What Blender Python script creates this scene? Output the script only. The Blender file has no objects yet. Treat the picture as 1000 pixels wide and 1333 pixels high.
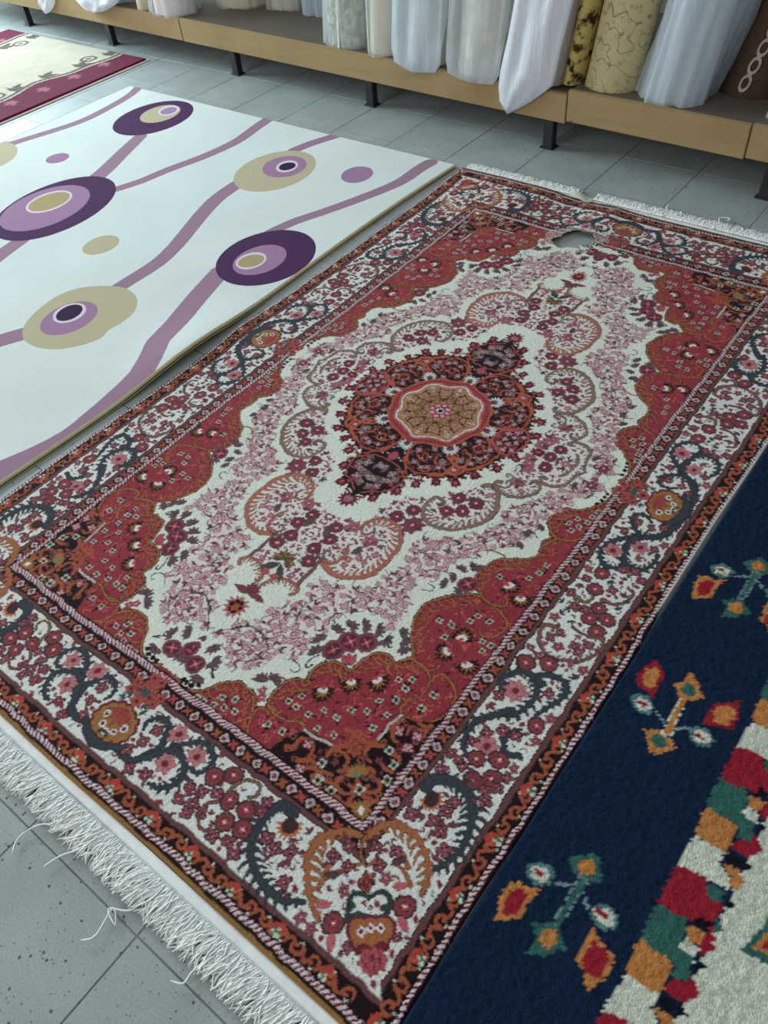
import bpy, bmesh, math, random
import numpy as np
from mathutils import Matrix, Vector

# ------------------------------------------------------------------ camera, light, exposure
scene = bpy.context.scene
COL = scene.collection
scene.view_settings.view_transform = 'Standard'
scene.view_settings.look = 'None'
scene.view_settings.gamma = 1.0
scene.view_settings.use_curve_mapping = False
scene.view_settings.exposure = 0.0

cam_data = bpy.data.cameras.new('camera')
cam = bpy.data.objects.new('camera', cam_data)
COL.objects.link(cam)
cam_data.sensor_fit = 'VERTICAL'
cam_data.sensor_height = 36.0
cam_data.lens = 36.0 * 1036.52 / 1333.0
cam_data.clip_start = 0.05
right = Vector((0.79143874, 0.60624942, -0.07801507))
down = Vector((0.40237889, -0.61281248, -0.68011182))
fwd = Vector((-0.46012601, 0.50687523, -0.72894551))
rot = Matrix((right, -down, -fwd)).transposed()
cam.matrix_world = Matrix.Translation((0.97555, -1.33839, 1.39509)) @ rot.to_4x4()
scene.camera = cam

world = bpy.data.worlds.new('world')
scene.world = world
world.use_nodes = True
wbg = world.node_tree.nodes['Background']
wbg.inputs[0].default_value = (0.84, 0.94, 1.0, 1)
wbg.inputs[1].default_value = 0.38

def area(name, loc, target, sx, sy, power, color):
    d = bpy.data.lights.new(name, 'AREA')
    d.shape = 'RECTANGLE'; d.size = sx; d.size_y = sy
    d.energy = power; d.color = color
    o = bpy.data.objects.new(name, d)
    COL.objects.link(o)
    o.location = loc
    o.rotation_euler = (Vector(target) - Vector(loc)).to_track_quat('-Z', 'Y').to_euler()
    return o
# daylight through the open shop front on the left, and the daylight behind the photographer
area('shopfront_daylight', (-7.0, 1.2, 2.1), (-1.0, 0.6, 0.0), 4.5, 3.2, 660, (0.71, 0.90, 1.0))
area('side_daylight', (-2.5, -6.0, 3.2), (-0.3, 0.3, 0.0), 4.0, 2.4, 150, (1.0, 0.98, 0.94))

# ------------------------------------------------------------------ helpers
def srgb(r, g=None, b=None):
    if g is None: r, g, b = r
    f = lambda c: (c / 255 / 12.92) if c / 255 <= 0.04045 else ((c / 255 + 0.055) / 1.055) ** 2.4
    return (f(r), f(g), f(b))

def link(o, parent=None):
    COL.objects.link(o)
    if parent is not None: o.parent = parent
    return o

def tag(o, label=None, cat=None, group=None, kind=None):
    if label: o['label'] = label
    if cat: o['category'] = cat
    if group: o['group'] = group
    if kind: o['kind'] = kind
    return o

def empty(name, loc=(0, 0, 0), rz=0.0):
    o = bpy.data.objects.new(name, None)
    o.empty_display_size = 0.1
    link(o); o.location = loc; o.rotation_euler = (0, 0, rz)
    return o

def mesh_obj(name, verts, faces, mat, parent=None, smooth=False):
    me = bpy.data.meshes.new(name)
    me.from_pydata([tuple(map(float, v)) for v in verts], [], [tuple(map(int, f)) for f in faces])
    me.update()
    if mat: me.materials.append(mat)
    if smooth: me.shade_smooth()
    return link(bpy.data.objects.new(name, me), parent)

def grid_mesh(name, P, mat, parent=None, smooth=True, keep=None, color=None, floats=None):
    """P: (ny,nx,3) array of points -> quad grid."""
    ny, nx = P.shape[:2]
    me = bpy.data.meshes.new(name)
    idx = np.arange(ny * nx, dtype=np.int32).reshape(ny, nx)
    q = np.stack([idx[:-1, :-1], idx[:-1, 1:], idx[1:, 1:], idx[1:, :-1]], -1)
    if keep is not None: q = q[keep]
    q = q.reshape(-1, 4)
    n = len(q)
    me.vertices.add(ny * nx)
    me.vertices.foreach_set('co', P.reshape(-1).astype(np.float32))
    me.loops.add(n * 4)
    me.loops.foreach_set('vertex_index', q.reshape(-1))
    me.polygons.add(n)
    me.polygons.foreach_set('loop_start', np.arange(0, n * 4, 4, dtype=np.int32))
    me.polygons.foreach_set('loop_total', np.full(n, 4, dtype=np.int32))
    me.update(calc_edges=True)
    if color is not None:
        a = me.color_attributes.new('pattern', 'FLOAT_COLOR', 'POINT')
        c = np.ones((ny * nx, 4), np.float32); c[:, :3] = color.reshape(-1, 3)
        a.data.foreach_set('color', c.reshape(-1))
    for k, v in (floats or {}).items():
        a = me.attributes.new(k, 'FLOAT', 'POINT')
        a.data.foreach_set('value', v.reshape(-1).astype(np.float32))
    if mat: me.materials.append(mat)
    if smooth: me.shade_smooth()
    return link(bpy.data.objects.new(name, me), parent)

class NT:
    """tiny node-tree writer"""
    def __init__(s, name):
        s.m = bpy.data.materials.new(name); s.m.use_nodes = True
        s.t = s.m.node_tree; s.b = s.t.nodes['Principled BSDF']; s.out = s.t.nodes['Material Output']
    def n(s, typ, **kw):
        nd = s.t.nodes.new(typ)
        for k, v in kw.items():
            if k.startswith('i_'): nd.inputs[k[2:].replace('_', ' ')].default_value = v
            else: setattr(nd, k, v)
        return nd
    def l(s, a, b): s.t.links.new(a, b)
    def mix(s, fac, a, b, mode='MIX'):
        nd = s.n('ShaderNodeMix', data_type='RGBA', blend_type=mode)
        for sock, v in ((nd.inputs[0], fac), (nd.inputs[6], a), (nd.inputs[7], b)):
            if hasattr(v, 'is_linked'): s.l(v, sock)
            elif isinstance(v, (int, float)): sock.default_value = v
            else: sock.default_value = (*v, 1)
        return nd.outputs[2]
    def noise(s, scale, detail=2.0, vec=None, rough=0.5):
        nd = s.n('ShaderNodeTexNoise'); nd.inputs['Scale'].default_value = scale
        nd.inputs['Detail'].default_value = detail; nd.inputs['Roughness'].default_value = rough
        if vec is not None: s.l(vec, nd.inputs['Vector'])
        return nd.outputs['Fac']
    def ramp(s, fac, stops):
        nd = s.n('ShaderNodeValToRGB'); cr = nd.color_ramp
        while len(cr.elements) < len(stops): cr.elements.new(0.5)
        for e, (p, c) in zip(cr.elements, stops): e.position = p; e.color = (*c, 1) if len(c) == 3 else c
        s.l(fac, nd.inputs[0]); return nd.outputs[0]
    def math(s, op, a, b=None, c=None):
        nd = s.n('ShaderNodeMath', operation=op)
        for i, v in enumerate((a, b, c)):
            if v is None: continue
            if hasattr(v, 'is_linked'): s.l(v, nd.inputs[i])
            else: nd.inputs[i].default_value = v
        return nd.outputs[0]
    def coord(s, which='Object'): return s.n('ShaderNodeTexCoord').outputs[which]
    def bump(s, h, strength, dist):
        nd = s.n('ShaderNodeBump'); nd.inputs['Strength'].default_value = strength
        nd.inputs['Distance'].default_value = dist
        s.l(h, nd.inputs['Height']); s.l(nd.outputs[0], s.b.inputs['Normal']); return nd
    def base(s, c):
        if hasattr(c, 'is_linked'): s.l(c, s.b.inputs['Base Color'])
        else: s.b.inputs['Base Color'].default_value = (*c, 1)
    def set(s, **kw):
        for k, v in kw.items(): s.b.inputs[k.replace('_', ' ')].default_value = v

def pile_material(name, bump_scale=420, bump=0.5, dist=0.003, sheen=0.15, var=0.10):
    """woven pile: colour from the knot attribute, fine tuft noise and relief"""
    m = NT(name)
    at_ = m.n('ShaderNodeAttribute', attribute_name='pattern')
    co = m.coord()
    n1 = m.noise(bump_scale, 2.0, co)
    n2 = m.noise(9.0, 3.0, co)
    v = m.math('MULTIPLY_ADD', n1, 2 * var, 1 - var)
    v2 = m.math('MULTIPLY_ADD', n2, 0.16, 0.92)
    vv = m.math('MULTIPLY', v, v2)
    cb = m.n('ShaderNodeCombineColor')
    for i in range(3): m.l(vv, cb.inputs[i])
    m.base(m.mix(1.0, at_.outputs['Color'], cb.outputs[0], 'MULTIPLY'))
    m.set(Roughness=0.95, Specular_IOR_Level=0.15, Sheen_Weight=sheen, Sheen_Roughness=0.6)
    m.bump(n1, bump, dist)
    return m.m

def plain(name, col, rough=0.7, spec=0.3, nscale=30, nvar=0.15, bump=0.0, bscale=200, dist=0.002, metallic=0.0):
    m = NT(name)
    co = m.coord()
    n1 = m.noise(nscale, 4.0, co)
    lo = tuple(c * (1 - nvar) for c in col); hi = tuple(min(1, c * (1 + nvar)) for c in col)
    m.base(m.ramp(n1, [(0.3, lo), (0.7, hi)]))
    m.set(Roughness=rough, Specular_IOR_Level=spec, Metallic=metallic)
    if bump: m.bump(m.noise(bscale, 2.0, co), bump, dist)
    return m.m

# ------------------------------------------------------------------ knotted pattern of the floral rug
# One quarter of the design is drawn knot by knot (cm, from the rug's centre) and mirrored, as a weaver's cartoon is.
RES = 0.1
QX, QY = 75.6, 124.6
NXQ, NYQ = int(round(QX / RES)), int(round(QY / RES))
cv = np.zeros((NYQ, NXQ, 3), np.float32)
IV = srgb(220, 222, 206); WH = srgb(218, 217, 208); RED = srgb(146, 52, 60); RED2 = srgb(128, 42, 50)
BLK = srgb(30, 14, 18); ORG = srgb(160, 82, 56); MAR = srgb(112, 40, 50); PNK = srgb(206, 148, 150)
MAU = srgb(126, 66, 76); GRN = srgb(44, 54, 58); BRN = srgb(104, 66, 64); GLD = srgb(156, 108, 60)
GRY = srgb(150, 140, 138); TEA = srgb(190, 206, 192); DGR = srgb(60, 70, 58); OLV = srgb(120, 100, 70)
ROS = srgb(176, 82, 88); TAN = srgb(172, 124, 88); LWH = srgb(226, 214, 210)
rng = random.Random(7)
BR = 0

def win(x0, x1, y0, y1):
    j0 = max(0, int(x0 / RES) - 1); j1 = min(NXQ, int(x1 / RES) + 2)
    i0 = max(0, int(y0 / RES) - 1); i1 = min(NYQ, int(y1 / RES) + 2)
    if j1 <= j0 or i1 <= i0: return None
    X = (np.arange(j0, j1, dtype=np.float32) + 0.5) * RES
    Y = (np.arange(i0, i1, dtype=np.float32) + 0.5) * RES
    return cv[i0:i1, j0:j1], X[None, :], Y[:, None]

def disk(x, y, r, c):
    w = win(x - r, x + r, y - r, y + r)
    if w is None: return
    a, X, Y = w
    a[(X - x) ** 2 + (Y - y) ** 2 < r * r] = c

def ell(x, y, ra, rb, ang, c):
    R = max(ra, rb); w = win(x - R, x + R, y - R, y + R)
    if w is None: return
    a, X, Y = w; ca, sa = math.cos(ang), math.sin(ang)
    u = (X - x) * ca + (Y - y) * sa; v = -(X - x) * sa + (Y - y) * ca
    a[(u / ra) ** 2 + (v / rb) ** 2 < 1] = c

def rhomb(x, y, ra, rb, ang, c):
    R = max(ra, rb); w = win(x - R, x + R, y - R, y + R)
    if w is None: return
    a, X, Y = w; ca, sa = math.cos(ang), math.sin(ang)
    u = (X - x) * ca + (Y - y) * sa; v = -(X - x) * sa + (Y - y) * ca
    a[np.abs(u) / ra + np.abs(v) / rb < 1] = c

def leaf(x, y, L, Wd, ang, c, oc=None, ow=0.12):
    """lens-shaped leaf growing from (x,y) in direction ang"""
    if oc is not None: leaf(x - math.cos(ang) * ow, y - math.sin(ang) * ow, L + 2.4 * ow, Wd + 2 * ow, ang, oc)
    ca, sa = math.cos(ang), math.sin(ang)
    cx, cy = x + ca * L / 2, y + sa * L / 2
    w = win(cx - L / 2 - Wd, cx + L / 2 + Wd, cy - L / 2 - Wd, cy + L / 2 + Wd)
    if w is None: return
    a, X, Y = w
    u = ((X - cx) * ca + (Y - cy) * sa) / (L / 2); v = (-(X - cx) * sa + (Y - cy) * ca) / (Wd / 2)
    a[(np.abs(u) < 1) & (np.abs(v) < (1 - u * u) * (1 - 0.25 * u))] = c

def spline(p, step=0.35, closed=False):
    p = np.array(p, float)
    if len(p) < 3 and not closed:
        n = max(2, int(np.hypot(*(p[1] - p[0])) / step) + 1)
        return p[0] + (p[1] - p[0]) * np.linspace(0, 1, n)[:, None]
    q = np.vstack([p[-1], p, p[0], p[1]]) if closed else np.vstack([2 * p[0] - p[1], p, 2 * p[-1] - p[-2]])
    out = []
    for k in range(1, len(q) - 2):
        a, b, c, d = q[k - 1:k + 3]
        n = max(2, int(np.hypot(*(c - b)) / step))
        t = np.linspace(0, 1, n, endpoint=False)[:, None]
        out.append(0.5 * (2 * b + (c - a) * t + (2 * a - 5 * b + 4 * c - d) * t ** 2 + (3 * b - a - 3 * c + d) * t ** 3))
    if not closed: out.append(q[-2][None])
    return np.vstack(out)

def seg(p, q, ra, rb, c):
    R = max(ra, rb)
    w = win(min(p[0], q[0]) - R, max(p[0], q[0]) + R, min(p[1], q[1]) - R, max(p[1], q[1]) + R)
    if w is None: return
    a, X, Y = w
    dx, dy = q[0] - p[0], q[1] - p[1]; L2 = dx * dx + dy * dy + 1e-9
    t = np.clip(((X - p[0]) * dx + (Y - p[1]) * dy) / L2, 0, 1)
    d2 = (X - p[0] - t * dx) ** 2 + (Y - p[1] - t * dy) ** 2
    a[d2 < (ra + (rb - ra) * t) ** 2] = c

def stroke(p, w0, c, w1=None, oc=None, ow=0.16, sp=True):
    w1 = w0 if w1 is None else w1
    s = spline(p) if sp else np.array(p, float)
    n = len(s) - 1
    for col, e in (((oc, ow), (c, 0)) if oc is not None else ((c, 0),)):
        for k in range(n):
            r0 = (w0 + (w1 - w0) * k / n) / 2 + e; r1 = (w0 + (w1 - w0) * (k + 1) / n) / 2 + e
            seg(s[k], s[k + 1], r0, r1, col)

def poly(p, c, sp=True, mask_only=False):
    s = spline(p, 0.5, True) if sp else np.array(p, float)
    w = win(s[:, 0].min(), s[:, 0].max(), s[:, 1].min(), s[:, 1].max())
    if w is None: return
    a, X, Y = w
    ins = np.zeros((Y.shape[0], X.shape[1]), bool)
    for k in range(len(s)):
        (x0, y0), (x1, y1) = s[k - 1], s[k]
        if y0 == y1: continue
        r = ((Y > y0) != (Y > y1))
        ins ^= r & (X < (x1 - x0) * (Y - y0) / (y1 - y0) + x0)
    if mask_only: return ins, a, X, Y
    a[ins] = c

def inside(pt, pg):
    x, y = pt; r = False
    for k in range(len(pg)):
        (x0, y0), (x1, y1) = pg[k - 1], pg[k]
        if (y0 > y) != (y1 > y) and x < (x1 - x0) * (y - y0) / (y1 - y0) + x0: r = not r
    return r

def acanthus(p, w0, w1, fill, side, tooth, pitch=1.1, oc=GRN, slant=0.7, tw=0.55, grow=True, start=0.05, end=0.95, both=0.0):
    """curving leaf: tapered rib with slanted teeth on one side"""
    s = spline(p, 0.3); d = np.gradient(s, axis=0); d /= np.hypot(d[:, 0], d[:, 1])[:, None] + 1e-9
    L = np.concatenate([[0], np.cumsum(np.hypot(*np.diff(s, axis=0).T))]); tot = L[-1]
    teeth = []
    t = start * tot
    while t < end * tot:
        k = min(len(s) - 1, int(np.searchsorted(L, t))); f = t / tot
        g = (math.sin(math.pi * min(1, max(0.08, f))) ** 0.6) if grow else 1.0
        for sd, tl in ((side, tooth), (-side, both)):
            if tl <= 0: continue
            n = np.array([-d[k, 1], d[k, 0]]) * sd
            b = s[k]; l = tl * g * (1 if len(teeth) % 2 else .6)
            teeth.append((b, b + n * l * 0.4 + d[k] * l * slant * 0.02, b + n * l * 0.75 + d[k] * l * slant * .16, b + n * l + d[k] * l * slant * .42))
        t += pitch
    for tt in teeth: stroke(tt, tw, oc, 0.12, oc, 0.1)
    stroke(p, w0, oc, w1, oc, 0.18)
    for tt in teeth: stroke(tt, tw, fill, 0.2)
    stroke(p, w0, fill, w1)

def rosette(x, y, r, outer=MAR, mid=ROS, core=LWH, dark=None, n=8):
    if dark is not None:
        for k in range(n):
            a = 2 * math.pi * (k + .5) / n; disk(x + r * .78 * math.cos(a), y + r * .78 * math.sin(a), r * .42, dark)
        r = r * .88
    for k in range(n):
        a = 2 * math.pi * (k + .5) / n; disk(x + r * .72 * math.cos(a), y + r * .72 * math.sin(a), r * .36, outer)
    disk(x, y, r * .8, outer); disk(x, y, r * .52, BLK if dark is not None else MAR)
    for k in range(4):
        a = math.pi / 2 * k; disk(x + r * .26 * math.cos(a), y + r * .26 * math.sin(a), r * .22, mid)
    disk(x, y, r * .17, core)

def crossros(x, y, r):
    for k in range(10):
        a = 2 * math.pi * (k + .5) / 10; leaf(x, y, r * 1.12, r * .4, a, GRN)
    """dark mauve rosette with a pink cross"""
    for k in range(10):
        a = 2 * math.pi * k / 10; disk(x + r * .78 * math.cos(a), y + r * .78 * math.sin(a), r * .3, MAU)
    disk(x, y, r * .74, srgb(92, 38, 50))
    for k in range(4):
        a = math.pi / 2 * k + .5; ell(x + r * .34 * math.cos(a), y + r * .34 * math.sin(a), r * .3, r * .13, a, ROS)
    disk(x, y, r * .14, PNK)

def blossom(x, y, r, rot=0.0, pet=PNK, rim=MAU, n=4, core=LWH):
    for k in range(n):
        a = rot + 2 * math.pi * k / n; disk(x + r * .58 * math.cos(a), y + r * .58 * math.sin(a), r * .52, rim)
    for k in range(n):
        a = rot + 2 * math.pi * k / n; disk(x + r * .56 * math.cos(a), y + r * .56 * math.sin(a), r * .33, pet)
    disk(x, y, r * .3, rim); disk(x, y, r * .17, core)

def starfl(x, y, r, n=6, rot=0.3, pet=ROS, rim=MAR, core=LWH):
    for k in range(n): leaf(x, y, r, r * .62, rot + 2 * math.pi * k / n, pet, rim, .1)
    disk(x, y, r * .3, rim); disk(x, y, r * .17, core)

def sprig(x, y, L, ang, c=MAU, oc=None, n=3, spread=0.75, w=0.36):
    for k in range(n):
        a = ang + spread * (k - (n - 1) / 2)
        leaf(x, y, L * (1 if k == n // 2 else .85), L * w, a, c, oc, .1)

def square(x, y, r, tail=None):
    """tiny pale blossom with dark eye on the red ground"""
    if tail is not None: leaf(x, y, r * 2.6, r * .8, tail, BLK)
    for k in range(4):
        a = math.pi / 4 + math.pi / 2 * k; disk(x + r * .7 * math.cos(a), y + r * .7 * math.sin(a), r * .5, TEA)
    disk(x, y, r * .78, srgb(150, 150, 120)); disk(x, y, r * .5, BLK)

def fanfl(x, y, r, ang):
    """black serrated flower with a pale heart on the red ground"""
    for k in range(9):
        a = ang + (k - 4) * .44; leaf(x, y, r, r * .42, a, srgb(46, 24, 18))
    for k in range(5): leaf(x, y, r * .7, r * .16, ang + (k - 2) * .6, GLD)
    ell(x - .1 * r * math.cos(ang), y - .1 * r * math.sin(ang), r * .42, r * .27, ang + math.pi / 2, LWH)
    ell(x - .3 * r * math.cos(ang), y - .3 * r * math.sin(ang), r * .2, r * .2, ang, ROS)

def bud(x, y, r, ang):
    """maroon bud on a short stalk, growing outwards"""
    stroke([(x - math.cos(ang) * r * 2.0, y - math.sin(ang) * r * 2.0), (x, y)], .3, MAR)
    for k in (-1, 0, 1): leaf(x - .3 * r * math.cos(ang), y - .3 * r * math.sin(ang), r * 1.7, r * .9, ang + k * .6, MAR)
    disk(x, y, r * .95, srgb(92, 24, 36)); ell(x, y, r * .55, r * .4, ang, ROS)
    leaf(x - .9 * r * math.cos(ang), y - .9 * r * math.sin(ang), r * 1.1, r * .5, ang + 2.0, MAR)
    leaf(x - .9 * r * math.cos(ang), y - .9 * r * math.sin(ang), r * 1.1, r * .5, ang - 2.0, MAR)

# ---- ground bands
Xg = ((np.arange(NXQ) + .5) * RES)[None, :] * np.ones((NYQ, 1)); Yg = ((np.arange(NYQ) + .5) * RES)[:, None] * np.ones((1, NXQ))
# distances to nominal inner barber line: side at 52.8, end at 99.5
DB = np.maximum(Xg - 52.8, Yg - 99.5)          # border depth measured from inner barber pole
SIDE = (Xg - 52.8) > (Yg - 99.5)
S_ = np.where(SIDE, Yg, Xg)                    # running coordinate along the border
cv[:] = IV
def band(a0, a1, b0, b1, c):
    """depth a0..a1 on the sides, b0..b1 on the ends"""
    m_ = np.where(SIDE, (DB >= a0) & (DB < a1), (DB >= b0) & (DB < b1)); cv[m_] = c; return m_

# ---- red spandrel with scalloped lobes
LOBE_A = [(2,97.7),(4.4,98.7),(6.5,98.7),(8.6,97.7),(10.5,95.7),(11.1,94.1),(12.7,92.6),(14.2,91.4),(16.2,91.3),(18.4,91.5),(20,92.5),(20.8,93.1)]
LOBE_B = [(22.7,91.8),(21.9,89.9),(21.6,87.5),(22.2,85.4)]
LOBE_C = [(21.8,85.8),(23.2,84.1),(24.9,83.1)]
LOBE_D = [(24.9,82.6),(24.5,80.5),(25.2,78.4),(27.1,76.7),(29.1,76.2),(30.9,76.5)]
LOBE_E = [(31,76.4),(31.2,74.8),(31.5,72.7),(33,70),(35.5,69.1),(37.2,69.7)]
LOBE_F = [(37.4,69.8),(37.9,68.7),(39.9,66.6)]
LOBE_F2 = [(39.7,66.8),(39.5,66.1)]
LOBE_G = [(39.4,65.8),(37.7,64.2),(36,62.1),(34.7,59.7),(34,56.9),(34.2,54.3),(35.4,51.5),(37.3,49),(39.6,47.1),(41.9,46.1)]
LOBE_H = [(42.1,45.4),(40.5,44.4),(39.4,42.8),(38.7,40.7),(38.9,38),(39.9,35.7),(42.5,33)]
LOBE_I = [(40.9,34.8),(42.9,32.9),(45.1,31.4),(46.3,30.1),(46.6,28.6),(46.4,26.9),(46,25.7),(45.9,24),(46.8,22.5)]
LOBE_J = [(46.7,22.5),(45.2,21),(44,19.2),(43.6,17.1),(44,14.9),(45.1,13.2),(47.6,11.9),(49.6,9.7),(51,7.9),(52,5.2),(51.9,2.8),(51.1,1.5)]
red_edge = LOBE_A + LOBE_B + LOBE_C + LOBE_D + LOBE_E + LOBE_F + LOBE_F2 + LOBE_G + LOBE_H + LOBE_I + LOBE_J
red_poly = red_edge + [(53.4, -1.0), (56, 0), (56, 101), (0, 101), (-1, 98)]
poly(red_poly, RED, sp=False)
lobes = [LOBE_A, LOBE_B + LOBE_C, LOBE_D, LOBE_E, LOBE_F + LOBE_F2, LOBE_G, LOBE_H + LOBE_I, LOBE_J]

def red_scatter():
    pg = red_edge + [(52, 2), (52, 98), (3, 98)]
    for _ in range(1700):
        x, y = rng.uniform(3, 52), rng.uniform(2, 98)
        if not inside((x, y), pg): continue
        a = rng.uniform(0, 6.28); l = rng.uniform(.7, 1.5)
        u = rng.random()
        if u < .62:
            stroke([(x, y), (x + l * .5 * math.cos(a), y + l * .5 * math.sin(a)), (x + l * math.cos(a + .8), y + l * math.sin(a + .8))], .17, srgb(206, 104, 78))
        elif u < .8: leaf(x, y, l, .4, a, srgb(70, 22, 26))
        else: stroke([(x, y), (x + l * math.cos(a), y + l * math.sin(a))], .3, srgb(112, 34, 42), .1)
red_scatter()
GO = srgb(168, 104, 66)
def outline(p, side, tooth=3.6):
    acanthus(p, .5, .5, GO, side, tooth, 1.7, srgb(60, 24, 22), 1.9, .34, False, .03, .97)
    s = spline(p, .3); d = np.gradient(s, axis=0)
    for k in range(3, len(s) - 3, 9):      # little thorns towards the ivory
        n = np.array([d[k, 1], -d[k, 0]]) * side; n /= np.hypot(*n) + 1e-9
        t = d[k] / (np.hypot(*d[k]) + 1e-9)
        leaf(s[k][0], s[k][1], .9, .45, math.atan2(n[1] + t[1], n[0] + t[0]), BLK)
    stroke(p, .72, srgb(44, 26, 20)); stroke(p, .4, GO)
# which way is inside: lobes run from the end towards the side, red lies on the corner side
for lb in lobes: outline(lb, 1)
# inner curls
for p in ([(41.8,45.9),(44.1,46.1),(47,46.6),(49.4,47.4),(50.8,48.7),(51.2,50.8),(50.6,52.8),(49,53.9),(47.5,53.8),(46.9,52.7)],
          [(40.4,44.1),(43.1,45.8),(45.6,46.1),(47.5,45.8),(48.4,44.7),(48,43.9)],
          [(39.5,66.1),(41.8,67.1),(43.7,67.1),(44.9,65.6),(44.7,64.7)],
          [(37.8,68.5),(39.7,66.8),(42.3,66.8),(44.8,68.1),(45.9,70.2),(45.6,72.9),(43.8,75)],
          [(45.6,68.5),(45.8,66.9),(47.5,66.2),(49.6,66.8),(51.4,68.9),(52.1,71.3),(51.7,73.9),(50.1,76.2),(48,77.7),(45.3,77.6),(44,76.5),(44.4,75.8)],
          [(25.1,83),(25.9,83.3),(25.4,84.4)], [(23.2,91.4),(25.8,92.1),(28,91.8),(29.2,90.9),(29.3,89.9)],
          [(30.3,91),(31.2,90.8),(32.1,91.9),(32.2,95.1),(30.8,97.9),(28.2,99.4)],
          [(37.3,69.8),(38.1,70.6),(39.1,71),(38.9,71.5)], [(43.3,75.2),(44.7,74.8),(45.4,73.7)], [(45,77.9),(44,76.5),(44.4,75.4)],
          [(18.8,92),(20.5,93.4),(21.3,95.6),(20.4,97.7),(19,98.9),(17.3,99.3),(16.1,98.5),(17.1,97.8)],
          [(24,98.9),(22.4,97.2),(21.6,95),(21.8,93.1),(23,92.6),(23.9,93.1)], [(22.7,91.4),(24.8,92.4),(27.5,92.1),(30,90.9)],
          [(43.1,45.8),(45.6,46.1),(47.5,45.5),(48.2,44.1),(47.5,43.7)],
          [(44.1,19.1),(45.7,21.4),(48,22.1),(50.9,21.1),(52.1,18.9),(51.6,17.1),(50.7,17.3)], [(46.2,26.1),(46.6,24.5),(47.7,22.3)]):
    stroke(p, .5, GO, .36, srgb(52, 24, 20), .15)
for c_, l in (('G', [(25.4,88.7),(26.7,86.3),(27.4,88.8),(30.5,88.8),(32.3,86.2),(35.4,85.8),(36.5,82.8),(39.3,81.5),(39.8,78.2),(42.3,76.1),(43,79.7),(33.8,89.6),(37.1,89.1),(42.5,83.5),(40.1,72.2),(42.4,70.6),(42.5,73),(25.5,95),(28.7,94.4)]),
              ('H', [(39.1,55.9),(41.5,55.3),(44.3,52.4),(45,50.3),(47.6,50.4),(42.1,58.5),(48.9,55.3),(51,55),(50.3,57.2),(42.4,70.6),(42.3,73),(47.9,70.7),(47.7,74.4)]),
              ('F', [(9.5,98.8),(11.5,98.6),(13.7,95.9),(16.4,94.6),(13.7,98.1),(15.8,97.1),(18.2,96.4),(25.4,88.7),(25.4,94.7),(28.7,94.4)]),
              ('C', [(47.8,16.7),(48.8,14.6),(51,14.4),(50.4,16.5),(49.3,18.7),(51.3,12.3),(51.7,10.1),(49.9,30.6),(49.4,33.2),(48.2,35.7),(43.2,38.9)])):
    for x, y in l: square(x, y, .66, rng.uniform(0, 6.28))
for (x, y), a in zip([(29.4,83),(32.8,78.5),(37,74.9)] + [(45.1,56.6),(44.3,61.4),(49.6,61.7)] + [(46.2,40)] + [(49.9,41.7)], (.9, .75, .5, -1.9, 2.2, .6, .2, 1.0)):
    fanfl(x, y, 2.6 if y != 0 else 2, a)

# ---- black corner with arabesques
corner = [(29.5, 98.8), (30.2, 95), (32.3, 91.6), (39.1, 91.2), (41.5, 89.5), (43.0, 87.6), (44.8, 85.2), (45.3, 78.1), (48, 77.6), (51, 75.5), (52.4, 72.6), (52.6, 98.8)]
poly(corner, BLK, sp=False)
for _ in range(170):                                  # small curls on the black corner
    x, y = rng.uniform(30, 52), rng.uniform(73, 98.5)
    if not inside((x, y), corner): continue
    a = rng.uniform(0, 6.28); u = rng.random()
    if u < .6: stroke([(x, y), (x + .8 * math.cos(a), y + .8 * math.sin(a)), (x + 1.1 * math.cos(a + .9), y + 1.1 * math.sin(a + .9)), (x + .6 * math.cos(a + 1.7), y + .6 * math.sin(a + 1.7))], .32, rng.choice((ORG, srgb(112, 52, 54), srgb(128, 84, 70))))
    else: leaf(x, y, 1.1, .5, a, srgb(112, 56, 64))
for p in ([(32.3,91.5),(39.1,91)], [(44.5,85.2),(45.1,78.1)]):
    stroke(p, .9, BLK); stroke(p, .6, srgb(190, 176, 170))
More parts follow.
